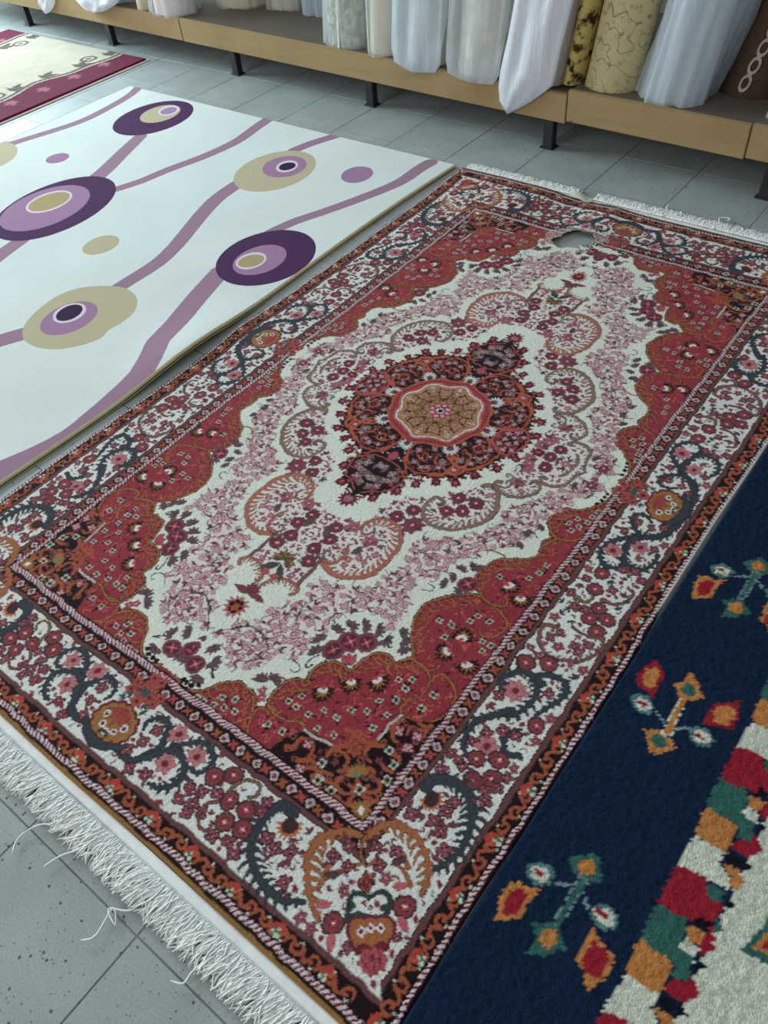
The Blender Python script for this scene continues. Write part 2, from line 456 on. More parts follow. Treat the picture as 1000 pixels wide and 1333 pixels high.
for p in ([(39.2,91.2),(40.1,89.9),(40.8,88.3),(40.3,86.7),(39,86.5),(39,87.2)], [(44.5,85.2),(43.7,86.4),(42,86.9),(40.4,86.5),(40.5,85.5),(41.3,85.5)],
          [(38.9,92.9),(39.6,91.4),(41.4,90.8),(42.8,91.5),(42.8,92.6)], [(46.1,85.2),(44.7,86.2),(44.3,87.7),(45.1,89),(46.4,89.1)],
          [(43.9,94.5),(43.8,96),(45.2,97.1),(46.8,96.3),(46.8,95.1),(45.9,95)], [(48.3,91.2),(50,91.3),(50.9,92.8),(50,94),(48.7,93.9),(48.7,93)],
          [(48.1,97.9),(46.7,98.6),(45.6,98.1),(44.7,98.4)], [(51,95.3),(51.9,94.4),(51.7,93.5)],
          [(44.8,92.3),(43.3,92.8),(43,94.1)], [(46,91.4),(47,90.2),(48.1,90.2)], [(46.9,93.5),(47.7,96.1),(47.5,97.5),(48.7,97.4)], [(46.9,93.5),(49.4,94.9),(50.7,94.9),(50.6,96.1)],
          [(32.8,95.8),(33,93.3),(34.7,92.7),(36.3,93.5),(36.2,94.7)], [(35.4,96.7),(36.5,95.4),(38.3,95.5)], [(46,78.6),(45.6,81),(46.7,83.1),(47.9,82.9)], [(51.4,76.3),(50.2,78.3),(48.5,78.9),(48.6,80.6)], [(39.6,97.6),(40.4,95.9),(42.4,95.6)], [(48.7,85.1),(50.4,85.5),(50.6,87.6)],
          [(49.2,77.3),(51,77.2),(51.4,79.2)], [(37.4,97),(39.1,96.3),(41.9,97),(43.8,96.7)], [(50.8,88.5),(49.2,88.6),(47.7,88)]):
    stroke(p, .95, ORG, .6)
for (x, y), r in zip([(39.1,94.7),(40.9,97.5),(43.8,98),(47.7,85.2),(50.1,87.1),(51,90.3),(48,94.5)], [.85] * 7): square(x, y, r)
for x, y in [(36.6,97.8),(50.3,82.8),(34.7,93.3),(46.8,81),(50.5,79.8),(41.7,99.3),(52.7,88.3)]: blossom(x, y, 1.1, .4, PNK, MAR)
for x, y in [(33.9,92.1),(41.7,92.8),(47.6,88.6),(49.7,78.7),(39.1,99),(45.7,88.9),(44.4,94.1),(49,92)]: sprig(x, y, 1.5, rng.uniform(0, 6), srgb(112, 56, 66))
x, y = [(45.9,92.5)][0]
for k in range(9): leaf(x, y, 2.5, .8, math.pi * 1.25 + (k - 4) * .36, GLD)
disk(x, y, .8, srgb(120, 120, 96)); starfl(*[(42.5,88.9)][0], 1.7, 6, .1, ORG, MAR, ORG)
x, y = [(50.5,97.4)][0]
for k in range(11): leaf(x, y, 2.3, .7, 2 * math.pi * k / 11, GLD)
rhomb(x, y, 1.0, .7, .8, LWH)

# ---- ivory field: pink sprays between the scroll ring and the red lobes
ZONE = ([(1.2,85.4),(3.3,82.4),(4.6,79.8),(6.6,76.6)] + [(6.3,73.4),(9.5,71),(11.1,68.7),(11,65),(10,62.2),(15.5,61.3),(19.5,58.1),(21.5,56.8),(23.3,54.7)]
        + [(23,54.3),(23.5,49.3),(23.5,45.3),(21.7,40.7),(22.3,38.8),(26.1,36.2),(30.1,34.5),(32.2,31.4),(34.1,27.9),(34.2,22.7),(33.2,19.3),(36,18.3)]
        + [(36.9,16.8),(38.7,12.8),(40.2,8.8),(42.7,5.9),(44.2,2.4),(46.4,0.5),(49.4,3.2),(48,6.7),(45.7,10),(43.7,15.1),(42.4,20.5),(42.6,25.2),(41.5,29.3),(38.2,33.1)]
        + [(41,30.4),(37.4,33.1),(35.5,36.6),(32.5,40.6),(31.8,46.9),(28.9,51),(31.1,54.5),(31.1,58.5),(32.7,63.2),(30.7,63.9),(28,61.4),(24.6,61.8)]
        + [(19.5,68.2),(21,71.5),(17.6,73.1),(20.2,76.2),(18.4,80.8),(15.4,84.6)] + [(17.5,81.2),(15,85),(14.3,87),(10.8,89.2),(7.6,88),(5.9,85.8)])
def spray_zone(pg, n, rad, s=1):
    xs = [p[0] for p in pg]; ys = [p[1] for p in pg]; pts = []
    for _ in range(n):
        p = (rng.uniform(min(xs), max(xs)), rng.uniform(min(ys), max(ys)))
        if inside(p, pg) and all((p[0] - q[0]) ** 2 + (p[1] - q[1]) ** 2 > rad * rad for q in pts): pts.append(p)
    return pts
poly(ZONE, srgb(220, 210, 200))
pts = spray_zone(ZONE, 14000, 1.72)
for x, y in pts:                                      # fine stems and leaves
    a = rng.uniform(0, 6.28)
    stroke([(x, y), (x + math.cos(a) * 1.2, y + math.sin(a) * 1.2), (x + math.cos(a + .6) * 2.2, y + math.sin(a + .6) * 2.2)], .2, srgb(96, 70, 72))
for k, (x, y) in enumerate(pts):
    if k % 2:
        a = rng.uniform(0, 6.28)
        sprig(x - .5 * math.cos(a), y - .5 * math.sin(a), 1.8, a, rng.choice((srgb(116, 66, 72), srgb(104, 60, 66), srgb(140, 84, 90))), None, rng.choice((1, 2, 2)), 1.1, .38)
        blossom(x + 1.0 * math.cos(a + 2.4), y + 1.0 * math.sin(a + 2.4), .7, a, srgb(214, 168, 166), srgb(138, 84, 90))
    else:
        a = rng.uniform(0, 6.28)
        blossom(x, y, .95, a, srgb(216, 172, 170), srgb(130, 74, 82))
        leaf(x + math.cos(a) * 1.0, y + math.sin(a) * 1.0, 1.3, .6, a + .5, srgb(150, 84, 92))
# main stems
for p in ([(0.7,85.8),(3.3,82.4),(6.5,79.9),(10.1,79.9),(12.3,80.7),(13.6,82.6),(13,85.7),(10.4,87.7)], [(3.2,82.7),(6.8,79.8),(10.1,79.9)], [(14.5,74.5),(12.6,71.9),(14.1,69)],
          [(20.5,69.4),(19.1,67.5),(21.2,65.1)], [(18.7,59.8),(21.7,59.3),(23.8,60.4)], [(29.1,46.6),(30.2,45.1),(34.1,44.3)], [(23.4,44),(25.2,42.8),(28.2,43)],
          [(33.8,33.8),(34.5,31.1),(36.7,28)], [(26.2,36.3),(28.9,35.4),(30.6,35.4)], [(34.4,19.6),(36.9,16.8),(39.7,18)], [(40.2,25.1),(41.7,23.5),(44.3,24.6)],
          [(19.1,81),(21.1,81),(22.5,82),(21.9,83),(20.9,82.9)], [(31.1,51.4),(32.9,50.7),(32.9,49.2),(31.5,49.1)], [(20.5,62.1),(21.3,64.1),(22.7,64.3),(24,63.2)], [(46.8,7.4),(48,6),(47.2,5.3)]):
    stroke(p, .26, GRN)

# ---- rosette clusters on the ivory
def darkleaf(x, y, r, n=5, rot=0.0):
    for k in range(n): leaf(x, y, r, r * .42, rot + (k - (n - 1) / 2) * .62, srgb(112, 78, 84), GRN, .14)
for (x, y), rt in zip([(-0.5,86.9),(3.3,88.3),(6,90.9),(6.3,95.2),(0.8,93.2)], (2.2, .4, .2, 1.4, .8)): darkleaf(x, y, 2.1, 5, rt)
for x, y in [(-0.4,91.3),(3.5,93.4)]: crossros(x, y, 2.15)
for x, y in [(4.1,97.6),(5.3,97.6),(6.6,97.5),(7.7,96.6)]: disk(x, y, .62, BLK)
stroke([(7.8,93.3),(9.2,93.6),(7.6,92.5),(8,91.8)], .35, GRN)
for (x, y), rt in zip([(22.2,70.6),(23.9,68.3),(26.2,66.5),(29.2,65.4),(31.9,66.5),(21,74.5),(22.2,77.1)], (-2.2, -1.7, -1.4, -1.0, -.4, 2.9, 2.8)): darkleaf(x, y, 2.0, 5, rt + .75)
for x, y in [(24.9,74.6),(26.3,71.1),(29.4,69.2)]: crossros(x, y, 2.35)
for k in (-1, 0, 1): leaf(*[(30,75.3)][0], 3.0, 1.5, -2.36 + k * .5, ROS, MAR, .15)
for p in ([(23.1,76.9),(22.5,78.7),(22.6,80.4),(23.3,80.6),(23.6,79.7)], [(32.1,66.2),(33.8,66.4),(34.3,67.2),(33.5,67.5)], [(25.1,77.8),(25.4,75.8),(26.3,74.3)]): stroke(p, .38, GRN)
for (x, y), rt in zip([(35.2,64.3),(34,63.5),(36.6,65.4)], (0, -1, 1)): darkleaf(x, y, 1.9, 4, rt)
crossros(*[(38.6,44.6)][0], 2.1)
for (x, y), rt in zip([(35.6,44.6),(35.1,42.4),(36.3,40.2),(34.9,47.1),(37.2,39.1),(38.2,46.7)], (2.6, -1.6, -1, 2.9, .5, 2)): darkleaf(x, y, 1.7, 4, rt)
for (x, y), rt in zip([(17.8,88.5),(19.6,87.2)], (-2.3, -1.2)): darkleaf(x, y, 2.0, 5, rt)
for x, y in [(20.4,91.2),(19.4,89.9)]: starfl(x, y, 1.2, 5, .2, ROS, MAU)
for (x, y), rt in zip([(43.3,20.8),(42.2,24.4),(43.5,5.5),(42.4,28.1)], (2.4, 2.8, 3.0, 2.4)): darkleaf(x, y, 1.5, 4, rt)
for x, y in [(50.8,4),(50.7,5.4),(50.6,6.7),(50.1,8.1)]: disk(x, y, .55, BLK)
for x, y in [(46.3,3.4)]: starfl(x, y, 1.7, 6, .2, MAU, MAR)

# ---- acanthus scroll ring around the ivory lozenge
OA = srgb(176, 104, 84); OG = srgb(140, 108, 92)
RING = ([(1.5,44.2),(4.5,44.6),(7.3,42.8),(8.2,41)] + [(8.5,39),(9.4,33.6),(13.5,27.8),(16.9,26.8)] + [(19.3,23.7),(22.3,20.2),(24.4,16.4),(26.7,14.4),(28.3,10.8),(28,6.9),(27.8,1.7),(28.7,-2.1),(29.7,-6)] + [(36, -1)]
        + [(42.1,-1.4),(40.6,6.5),(37.2,9.3),(34.7,15.2),(29.7,16.7)] + [(32,22.4),(30.7,29.1),(27.4,33),(22.7,35),(20.8,37.9),(19,40.9),(20.8,45.7),(20.3,53.1)] + [(15.7,58.3),(10.2,59.3),(7,57.7),(7.6,65.8),(2.4,67.2),(0.9,67.7)] + [(-2, 68), (-2, 44)])
RG = srgb(222, 213, 204)
poly(RING, RG, sp=False)
for x, y in [(13.4,36.7),(15.4,33),(22.3,28.8),(25.3,26.8),(22.5,23.8),(27.1,22.9)] + [(22.4,23.6),(27,23.1)] + [(33.3,-0),(34.2,3.7),(34.2,-4.3)] + [(3.7,47.7),(5,51.5),(3.6,55.6),(4.9,59.1)]:
    sprig(x, y, 2.6, rng.uniform(0, 6), srgb(120, 66, 74), None, 3, 2.0, .35); rosette(x, y, 1.6, srgb(118, 52, 62), ROS, LWH, srgb(92, 62, 66), 9)
starfl(*[(18.3,37)][0], 3.0, 8, .2, MAU, MAR, PNK)
for x, y in [(7.1,45.5),(13.1,46.7)] + [(29.6,3),(30.7,6.2),(31.4,11.8)]: starfl(x, y, 2.2, 6, rng.random(), srgb(166, 100, 104), MAU, PNK)
for x, y in [(10,37.4),(10.7,34),(14.6,29.3),(19.4,30.1),(22.2,31.2),(27.1,26.8),(19.6,28.7),(21.8,25.5),(25.2,23.3),(18.4,40.1),(20.8,36.8),(15.9,46.3),(13.9,46.5)] + [(19.9,24.1),(26.2,18.7),(25,22.7),(31.2,11),(31.5,13.3),(30.2,7),(30,2.5),(30.5,-3.3)] + [(38.6,1.4),(38.5,-4.3),(29.7,-0.7),(36.7,-5.2),(35.4,0.9),(40.6,-1.1)] + [(4.8,45),(12.4,48.6),(7.3,50.3),(8.2,53.1),(3.1,53.1),(5.3,62.6),(5.5,57),(2.7,49.3),(5.8,55.7),(6.1,47.7)]:
    a = rng.uniform(0, 6.28); sprig(x, y, 1.7, a, MAU if rng.random() < .7 else srgb(84, 60, 66), None, 3, .8)
for x, y in [(2.1,50.3),(-2.1,50.5),(12,50.5)] + [(37.3,-1)]: darkleaf(x, y, 1.8, 5, rng.uniform(0, 6))
# big orange acanthus (near the lozenge tip)
acanthus([(7.7,57.5),(10.8,58.9),(14.2,58.7),(16.7,57.4),(19.1,54.8)][:-1] + [(19.1,54.8),(20.1,51.6),(20.2,47.8),(19.5,43.9),(18.2,41.4),(16.1,39.3),(13.4,38.8),(10.7,39.5),(9,41.4)] + [(8.7,44),(9.6,45.5),(11.1,45.4),(11.9,43.9),(11.4,42.9)], 1.1, .35, OA, -1, 4.6, 1.75, GRN, 1.0, 1.1, True, .02, .85, .5)
stroke([(7.6,57.3),(6.6,55.5),(7,54.4),(8.1,54.6),(7.9,55.5)], .45, OG, .3, GRN, .16)
acanthus([(7.9,57.1),(10.5,56.4),(11.1,53.8),(10.7,51.7),(9.7,51.8),(10,53)], .6, .3, OA, -1, 1.2, .9, GRN, .8, .4)
# second
acanthus([(25,17.3),(25.7,16.2),(27.5,16.3),(29.6,18)] + [(29.9,18.4),(31.5,21.3),(31.8,24.9),(30.9,28.1),(29.2,30.7),(27.5,32.6),(25.3,33.8),(22.4,34.6),(19.6,34.1),(17.5,32.2),(16.7,29),(17.3,26.7),(18.8,26.3),(20.3,27.2),(19.6,27.8)], 1.0, .4, OG, 1, 3.4, 1.7, GRN, -1.0, .95, True, .04, .9, .5)
stroke([(25.1,17.4),(25.9,17.9)], .4, GRN)
# third
acanthus([(28,14),(26.8,14.1),(27,15.3),(28.6,16.7),(31.5,17.1),(33.6,16.1),(35.2,14.9),(36.7,12.9),(36.6,10.5),(35.3,9.1),(33.9,9.5),(33.9,10.5)], .8, .35, OG, -1, 1.9, 1.3, GRN, .9, .6, True, .05, .95, .5)
stroke([(27.6,15.3),(29.5,15.1),(30.3,13.5),(29.4,12.4),(28.9,13)], .42, OG, .3, GRN, .15)
stroke([(27.9,11.3),(27.8,10.5),(28.7,10.3),(31.2,11),(33.6,11.6)], .36, GRN)
# fourth, running to the side axis
acanthus([(36.3,6.9),(35.3,6.8),(35.6,8.2),(38,8.7),(40.8,7),(41.5,3.6),(42.5,1),(44.1,-0.8)], .75, .35, OG, -1, 1.4, 1.0, GRN, .7, .4, True, .08, .95, .5)
acanthus([(38.6,4.4),(39.7,2.7),(40,0.5),(38.7,0.1)], .5, .25, OG, -1, 1.0, .8, GRN)
stroke([(28.7,8.5),(28.2,7.2),(29.1,6.4),(29.9,7.2),(29.7,8.5)], .34, GRN)
# lozenge end: bar, fan scrolls, tip flower
stroke([(7.1,57.2),(7.5,65.7)], .8, srgb(124, 84, 80), .8, GRN, .16)
acanthus([(7.8,68.5),(8.7,67.7),(7.9,66.3),(6,65.8),(4.2,65.9),(2.1,66.9),(0.9,68.7),(0.7,71)], .55, .35, OA, -1, 1.9, 1.0, GRN, -.6, .36, True, .08, .95)
x, y = [(-0,61.9)][0]
for k in range(9): leaf(x, y, 3.4 if k % 2 else 2.8, 1.0, -math.pi / 2 + (k - 4) * .5, GLD if k % 2 else srgb(84, 84, 60), BLK, .12)
leaf(*[(0.2,63.3)][0], 5.0, 1.6, .9, srgb(70, 74, 66), GRN, .14); leaf(*[(0.2,67.1)][0], 2.4, 1.4, -.3, ROS, MAR, .1)
x, y = [(-0.1,73.1)][0]
for k in range(7): leaf(x, y, 3.2 - .3 * abs(k - 3), 1.1, math.pi / 2 + (k - 3) * .5 + math.pi, srgb(128, 62, 66), GRN, .15)
leaf(x, y, 4.6, 1.3, .1, srgb(128, 62, 66), GRN, .15)
x, y = [(-0.1,77.7)][0]
for k in range(13): leaf(x, y, 3.2, .8, 2 * math.pi * k / 13, srgb(182, 98, 98), MAR, .1)
disk(x, y, 1.7, srgb(150, 62, 56)); 
for k in range(6): disk(x + 1.3 * math.cos(k * 1.05), y + 1.3 * math.sin(k * 1.05), .55, BLK)
disk(x, y + .3, .9, ORG)

# small blossoms and leaves filling the ring between the lozenge and the scrolls
ivory = np.array(IV, np.float32)
def fill_open(pg, n, h, fn):
    xs = [p[0] for p in pg]; ys = [p[1] for p in pg]
    for _ in range(n):
        x, y = rng.uniform(max(0, min(xs)), max(xs)), rng.uniform(max(0, min(ys)), max(ys))
        if not inside((x, y), pg): continue
        i, j = int(y / RES), int(x / RES)
        w = cv[max(0, i - h):i + h, max(0, j - h):j + h]
        if (np.abs(w - ivory).max(-1) < 1e-3).all(): fn(x, y)
ivory = np.array(RG, np.float32)
def ringfill(x, y):
    u = rng.random(); a = rng.uniform(0, 6.28)
    if u < .3: blossom(x, y, .95, a, srgb(190, 120, 126), MAU)
    elif u < .85: sprig(x - .5 * math.cos(a), y - .5 * math.sin(a), 1.5, a, rng.choice((MAU, srgb(150, 84, 92), srgb(96, 72, 76))), None, 2, 1.0, .4)
    else: leaf(x, y, 1.4, .5, a, GRN)
fill_open(RING, 9000, 7, ringfill)
fill_open(RING, 9000, 4, lambda x, y: leaf(x, y, 1.2, .5, rng.uniform(0, 6.28), rng.choice((MAU, srgb(150, 84, 92), srgb(96, 72, 76)))))
ivory = np.array(srgb(220, 210, 200), np.float32)
fill_open(ZONE, 6000, 5, lambda x, y: leaf(x, y, 1.3, .55, rng.uniform(0, 6.28), rng.choice((MAU, srgb(150, 84, 92), PNK))))

# ---- central medallion (circular, radius 25) with side lobes and end pendants
def pol(r, deg): return (r * math.cos(math.radians(deg)), r * math.sin(math.radians(deg)))
TH = np.degrees(np.arctan2(Yg, Xg)); RR = np.hypot(Xg, Yg)
ring = [pol(25.8, -6), pol(26.2, 0), pol(26.3, 5), pol(25.2, 11), pol(24.5, 16), pol(24.6, 22), pol(24.9, 30), pol(24.9, 37), pol(26.2, 45), pol(25.0, 53), pol(24.9, 60), pol(24.9, 68), pol(25.0, 73),
        (7.7, 26.0), (7.9, 29), (6.7, 31.5), (5.4, 33.6), (3.3, 35), (1.0, 36.3), (-1, 36.5), (-1, 0)]
for (x, y) in [(27,-5.4),(26.6,5.1),(24.6,10.6),(21.4,15.3),(18.7,19.9),(14.5,22.3)] + [(5.1,35.1),(8.5,30.1),(10.7,25.4),(14.5,22.2)]: bud(x, y, 1.25, math.atan2(y, x))
bud(30.0, 0, 1.3, 0.0)
for d_ in (8, 20, 26, 35, 41, 50, 57, 64, 71): 
    x, y = pol(26.0, d_); sprig(x, y, 1.3, math.atan2(y, x), MAR, None, 3, .8)
for x, y in ((8.2, 27.8), (7.4, 31.2), (4.2, 35.0), (2, 36.2)): sprig(x, y, 1.3, math.atan2(y - 28, x), MAR, None, 3, .8)
x, y = (0.1, 38.8)
for k in range(12): leaf(x, y, 2.9, .95, 2 * math.pi * k / 12, MAR)
disk(x, y, 1.5, MAR); disk(x, y, 1.0, srgb(150, 120, 116)); disk(x, y + .5, .6, ROS)
poly(ring, BLK)
s = spline(ring[:-2], .4)

for k in range(2, len(s) - 2, 4):                     # scalloped, thorny edge
    a = math.atan2(s[k][1] - (0 if s[k][1] < 24 else 24), s[k][0]); disk(s[k][0], s[k][1], .6, BLK)
    if k % 8 == 2: leaf(s[k][0], s[k][1], 1.1, .6, a, MAR)
    else: disk(s[k][0] - .5 * math.cos(a), s[k][1] - .5 * math.sin(a), .42, srgb(160, 70, 64))

for _ in range(130):                                  # small curls on the dark ground
    d_, r_ = rng.uniform(2, 88), rng.uniform(15.5, 24.2); x, y = pol(r_, d_); a = rng.uniform(0, 6.28)
    u = rng.random()
    if u < .55: stroke([(x, y), (x + .8 * math.cos(a), y + .8 * math.sin(a)), (x + 1.1 * math.cos(a + .9), y + 1.1 * math.sin(a + .9))], .26, rng.choice((srgb(150, 76, 56), srgb(96, 40, 42))))
    elif u < .8: leaf(x, y, 1.2, .5, a, srgb(130, 56, 62))
    else: disk(x, y, .3, srgb(186, 160, 156))
def both(p, w, c, w1=None):
    stroke(p, w, c, w1); stroke([(b, a) for a, b in p], w, c, w1)
# orange arabesques of the diagonal lobes, mirrored about the diagonal
OR2 = srgb(176, 88, 62)
for p in ([(17.2,5.2),(17.9,6.7),(17.2,8),(15.8,7.7),(15.3,6.5),(16.1,5.9)], [(15.1,9.8),(16.6,9.9),(17.4,11.6),(17.4,13.2),(17.8,15)],
          [(11.7,7.6),(12,4.6),(13.4,2.6),(15.6,2.1),(18.6,2.7),(21.2,4.3),(22.2,5.9),(22.2,8.5),(21.1,11.3),(19.9,12.6)], [(21.1,11.3),(19.3,14),(17.5,15.7)],
          [(12.7,14.1),(13.2,13.2),(13.9,12.2),(12.7,11.3),(12.7,12.4)], [(16.8,11.9),(18,15.4),(17.2,18),(14.9,18.4)], [(17.3,2.4),(19.6,3.7),(21.1,5.5)],
          [(12.3,5),(12,6.9),(11.2,7.4)], [(19.5,7),(19.6,5.4),(18.5,4.9)], [(18.9,10.6),(20.4,10.7),(21,8.7)]):
    both(p, .62, OR2, .42)
for x, y in [(12.8,7.5),(15.4,4.4),(19.1,9.7),(19.5,5.9),(18.1,12.2),(20,8.3)]:
    for (u, v) in ((x, y), (y, x)): blossom(u, v, .95, .3, srgb(170, 132, 132), srgb(96, 50, 56))
for x, y in [(15.2,13),(12,16.1)]: blossom(x, y, 1.3, .3, srgb(150, 120, 120), srgb(90, 56, 62))
for x, y in [(13.6,6.4),(16.7,8.8),(17,4.2),(21,7.1),(18,8),(18.9,11.7),(14,10.5),(21.5,9.5),(13.9,4.6)]:
    for (u, v) in ((x, y), (y, x)): sprig(u, v, 1.25, rng.uniform(0, 6), srgb(120, 56, 60), None, 2, 1.0)
x, y = pol(22.7, 46); rhomb(x, y, 2.0, 2.0, .78, OR2); rhomb(x, y, 1.35, 1.35, .78, MAR); rhomb(x, y, .8, .8, .78, PNK)
both([pol(24.5, 30), pol(24.0, 37), pol(22.0, 42), pol(20, 47), pol(18.5, 44)], .75, OR2)
# side lobe and pendant
for p in ([(17.5, 0.5), (19, 3.5), (22, 5.2), (24, 5.0), (25.5, 3)], [(25.6, 3), (26, 0)], [(16.4, 2.0), (19.0, 4.6)]): stroke(p, .6, srgb(176, 84, 76))
leaf(16.8, 0, 3.0, 2.2, 0, srgb(170, 70, 84), MAR)
for x, y in ((20.6, 0), (22.3, 1.6), (20.2, 2.3), (23.8, 0), (24.3, 2.8), (22.2, 3.8)): blossom(x, y, 1.0, .2, srgb(180, 140, 146), MAR)
for x, y in ((18.8, 1.2), (21.2, 3.2), (25.0, 1.2), (23.0, 2.6)): sprig(x, y, 1.3, rng.uniform(0, 6), srgb(140, 48, 58), None, 3, 1)
for p in ([(6.8,24),(5.6,23.8),(4.9,25),(5.7,25.8),(6.5,25.3)], [(7.4,24.7),(7.6,27.6),(7.2,29.6),(5.9,32.3),(3.1,33.7),(1,35.5)], [(6.1, 23.5), (4.6, 21.8), (3.2, 20.6), (2.6, 18.5), (3.4, 16.4)], [(7.4, 25.5), (5.4, 24.2), (3.6, 23.0), (1.5, 22.6), (0, 22.8)]): stroke(p, .5, srgb(170, 80, 70), .35)
leaf(0, 19.2, 3.4, 2.6, math.pi / 2, srgb(170, 76, 88), MAR)
for x, y in [(3.9,26.2),(3.4,29.1),(0.7,29.8),(0.7,25.1),(1.5,32.6),(4.6,28.6),(5.6,27.4),(3.3,31.5)]: blossom(x, y, 1.25, .5, srgb(160, 136, 132), srgb(100, 54, 62))
for x, y in [(1.9,26.2),(1.4,28.6),(6.6,27.3),(5.6,30),(3,30.1),(3,32.1),(4.2,23.6),(1.8,33.5)]: sprig(x, y, 1.7, rng.uniform(0, 6), rng.choice((srgb(150, 62, 68), srgb(110, 90, 88))), None, 3, .9)
# red ring, white daisies, gold octofoil
def radial(f, c): cv[RR < f] = c
radial(13.9 + .35 * np.cos(np.radians(8 * TH)), OR2)
radial(13.3 + .35 * np.cos(np.radians(8 * TH)), srgb(158, 58, 66))
for d_ in range(0, 91, 5): disk(*pol(12.6, d_ + 2), .28, srgb(110, 30, 40))
for d_ in (0, 45, 90):
    x, y = pol(15.4, d_)
    for k in range(11): leaf(x, y, 2.3, .7, math.radians(d_) + (k - 5) * .47, srgb(214, 214, 208), BLK, .06)
    disk(*pol(14.9, d_), .95, srgb(96, 84, 84)); disk(*pol(14.5, d_), .6, MAR)
oct_ = 11.45 + .65 * np.cos(np.radians(8 * TH)) + .2 * np.abs(np.cos(np.radians(12 * TH)))
radial(oct_ + .25, srgb(200, 130, 110)); radial(oct_, srgb(150, 84, 66)); radial(oct_ - .85, TAN)
for k in range(0, 46):
    d_ = k * 2.05; r = 11.1 + .65 * math.cos(math.radians(8 * d_)); disk(*pol(r, d_), .24, LWH)
DK = srgb(70, 40, 28)
for k in range(-1, 4):
    d0 = 45 * k
    for sg in (-1, 1):
        stroke([pol(3.0, d0), pol(5.0, d0 + sg * 14), pol(6.8, d0 + sg * 9), pol(6.3, d0 + sg * 1)], .28, DK)
        stroke([pol(4.5, d0 + 22.5), pol(7.0, d0 + 22.5 + sg * 12), pol(9.2, d0 + 22.5 + sg * 9), pol(8.6, d0 + 22.5)], .28, DK)
        leaf(*pol(7.4, d0 + sg * 8), 1.6, .7, math.radians(d0 + sg * 30), DK); leaf(*pol(9.0, d0 + sg * 15), 1.4, .6, math.radians(d0 - sg * 40), DK)
    blossom(*pol(5.4, d0), .85, .3, TAN, DK, 4, LWH); blossom(*pol(8.6, d0), .95, .3, srgb(196, 150, 130), DK, 4, LWH)
    blossom(*pol(6.9, d0 + 22.5), .85, .3, srgb(190, 140, 110), DK, 4, LWH); rhomb(*pol(10.0, d0), .8, .55, math.radians(d0), LWH); rhomb(*pol(10.0, d0), .5, .3, math.radians(d0), MAR)
    leaf(*pol(4.0, d0 + 22.5), 1.6, .9, math.radians(d0 + 22.5), DK)
disk(0, 0, 2.9, srgb(140, 48, 66))
for k in range(8): disk(*pol(2.2, 45 * k), .62, srgb(226, 150, 168))
disk(0, 0, 1.35, BLK); 
for k in range(8): disk(*pol(.95, 45 * k + 22), .3, LWH)
disk(0, 0, .55, BLK)

# ---- borders
# inner barber pole, black line, small flower band, brown guards, main ground, scroll band, outer barber, gold edge
band(-.75, .75, -1.0, .9, BLK)
m = band(-.45, .5, -.65, .6, MAR)
st = np.mod(S_ + np.where(SIDE, 1, 1) * DB * .9, 1.0) < .56
cv[m & st] = srgb(214, 190, 190)
band(.75, 2.6, .9, 3.5, BLK)
band(2.6, 3.85, 3.5, 4.75, BLK)
band(2.75, 3.65, 3.65, 4.6, BRN)
band(3.85, 17.0, 4.75, 18.6, WH)
band(17.0, 18.3, 18.6, 19.8, BLK)
band(17.15, 18.1, 18.75, 19.65, BRN)
band(18.3, 21.3, 19.8, 22.5, BLK)
m = band(21.3, 22.3, 22.5, 23.75, BLK)
m = band(21.45, 22.25, 22.6, 23.6, srgb(96, 34, 44))
st = np.mod(S_ + DB * .8, 1.05) < .6
cv[m & st] = srgb(220, 196, 196)
band(22.3, 30, 23.75, 24.2, BLK); band(22.3, 30, 24.2, 30, srgb(150, 108, 56)); m = band(22.3, 30, 99, 100, srgb(70, 40, 44))
cv[(Xg > 75.2)] = srgb(70, 40, 44)
# small flower band
def smallband(pt, ang):
    x, y = pt
    
    for k in range(4): disk(x + .5 * math.cos(k * 1.571), y + .5 * math.sin(k * 1.571), .5, srgb(196, 172, 170))
    disk(x, y, .5, srgb(120, 90, 92)); disk(x, y, .4, BLK); disk(x, y, .25, ROS)
def orx(pt, c):
    x, y = pt
    for k in range(4): leaf(x, y, 1.25, .6, math.pi / 4 + k * math.pi / 2, c)
y = 75.0 + 4.43 * 6
k = 0
while y > -2:
    smallband((54.45, y), 0); orx((54.45, y - 2.2), ORG if k % 2 else srgb(170, 72, 66)); y -= 4.43; k += 1
x = 46.7 + 4.32
while x > -2:
    smallband((x, 101.8), 0); orx((x - 2.16, 101.8), ORG if k % 2 else srgb(170, 72, 66)); x -= 4.32; k += 1
# outer running scroll band
def scrollband(fr, n, s0, pitch):
    """fr(s,t)->point; s along, t across (-1..1)"""
    per = pitch / 3.0
    for k in range(n):
        a = s0 - k * pitch
        for j in range(3):
            b = a - pitch / 2 + (j + .5) * per - per * 0
            sg = 1 if (j + k) % 2 else -1
            stroke([fr(b - per * .55, -.55 * sg), fr(b - per * .25, .75 * sg), fr(b + per * .05, .45 * sg), fr(b, -.1), fr(b + per * .15, -.6 * sg), fr(b + per * .45, -.55 * sg), fr(b + per * .5, .3 * sg)], .58, ORG)
            disk(*fr(b + per * .18, .35 * sg), .35, ORG); disk(*fr(b + per * .32, .9 * sg), .26, srgb(190, 190, 170))
        for (ds, dt, c) in ((-.55, .35, srgb(176, 66, 54)), (.55, .45, srgb(186, 84, 60)), (0, .75, srgb(176, 66, 54))): disk(*fr(a + ds, dt), .75, c)
        disk(*fr(a - .2, -.35), .7, srgb(70, 96, 76)); disk(*fr(a + .3, -.7), .42, srgb(196, 206, 180)); disk(*fr(a - .7, -.5), .3, srgb(196, 206, 180))
        disk(*fr(a, .1), .3, srgb(196, 180, 150))
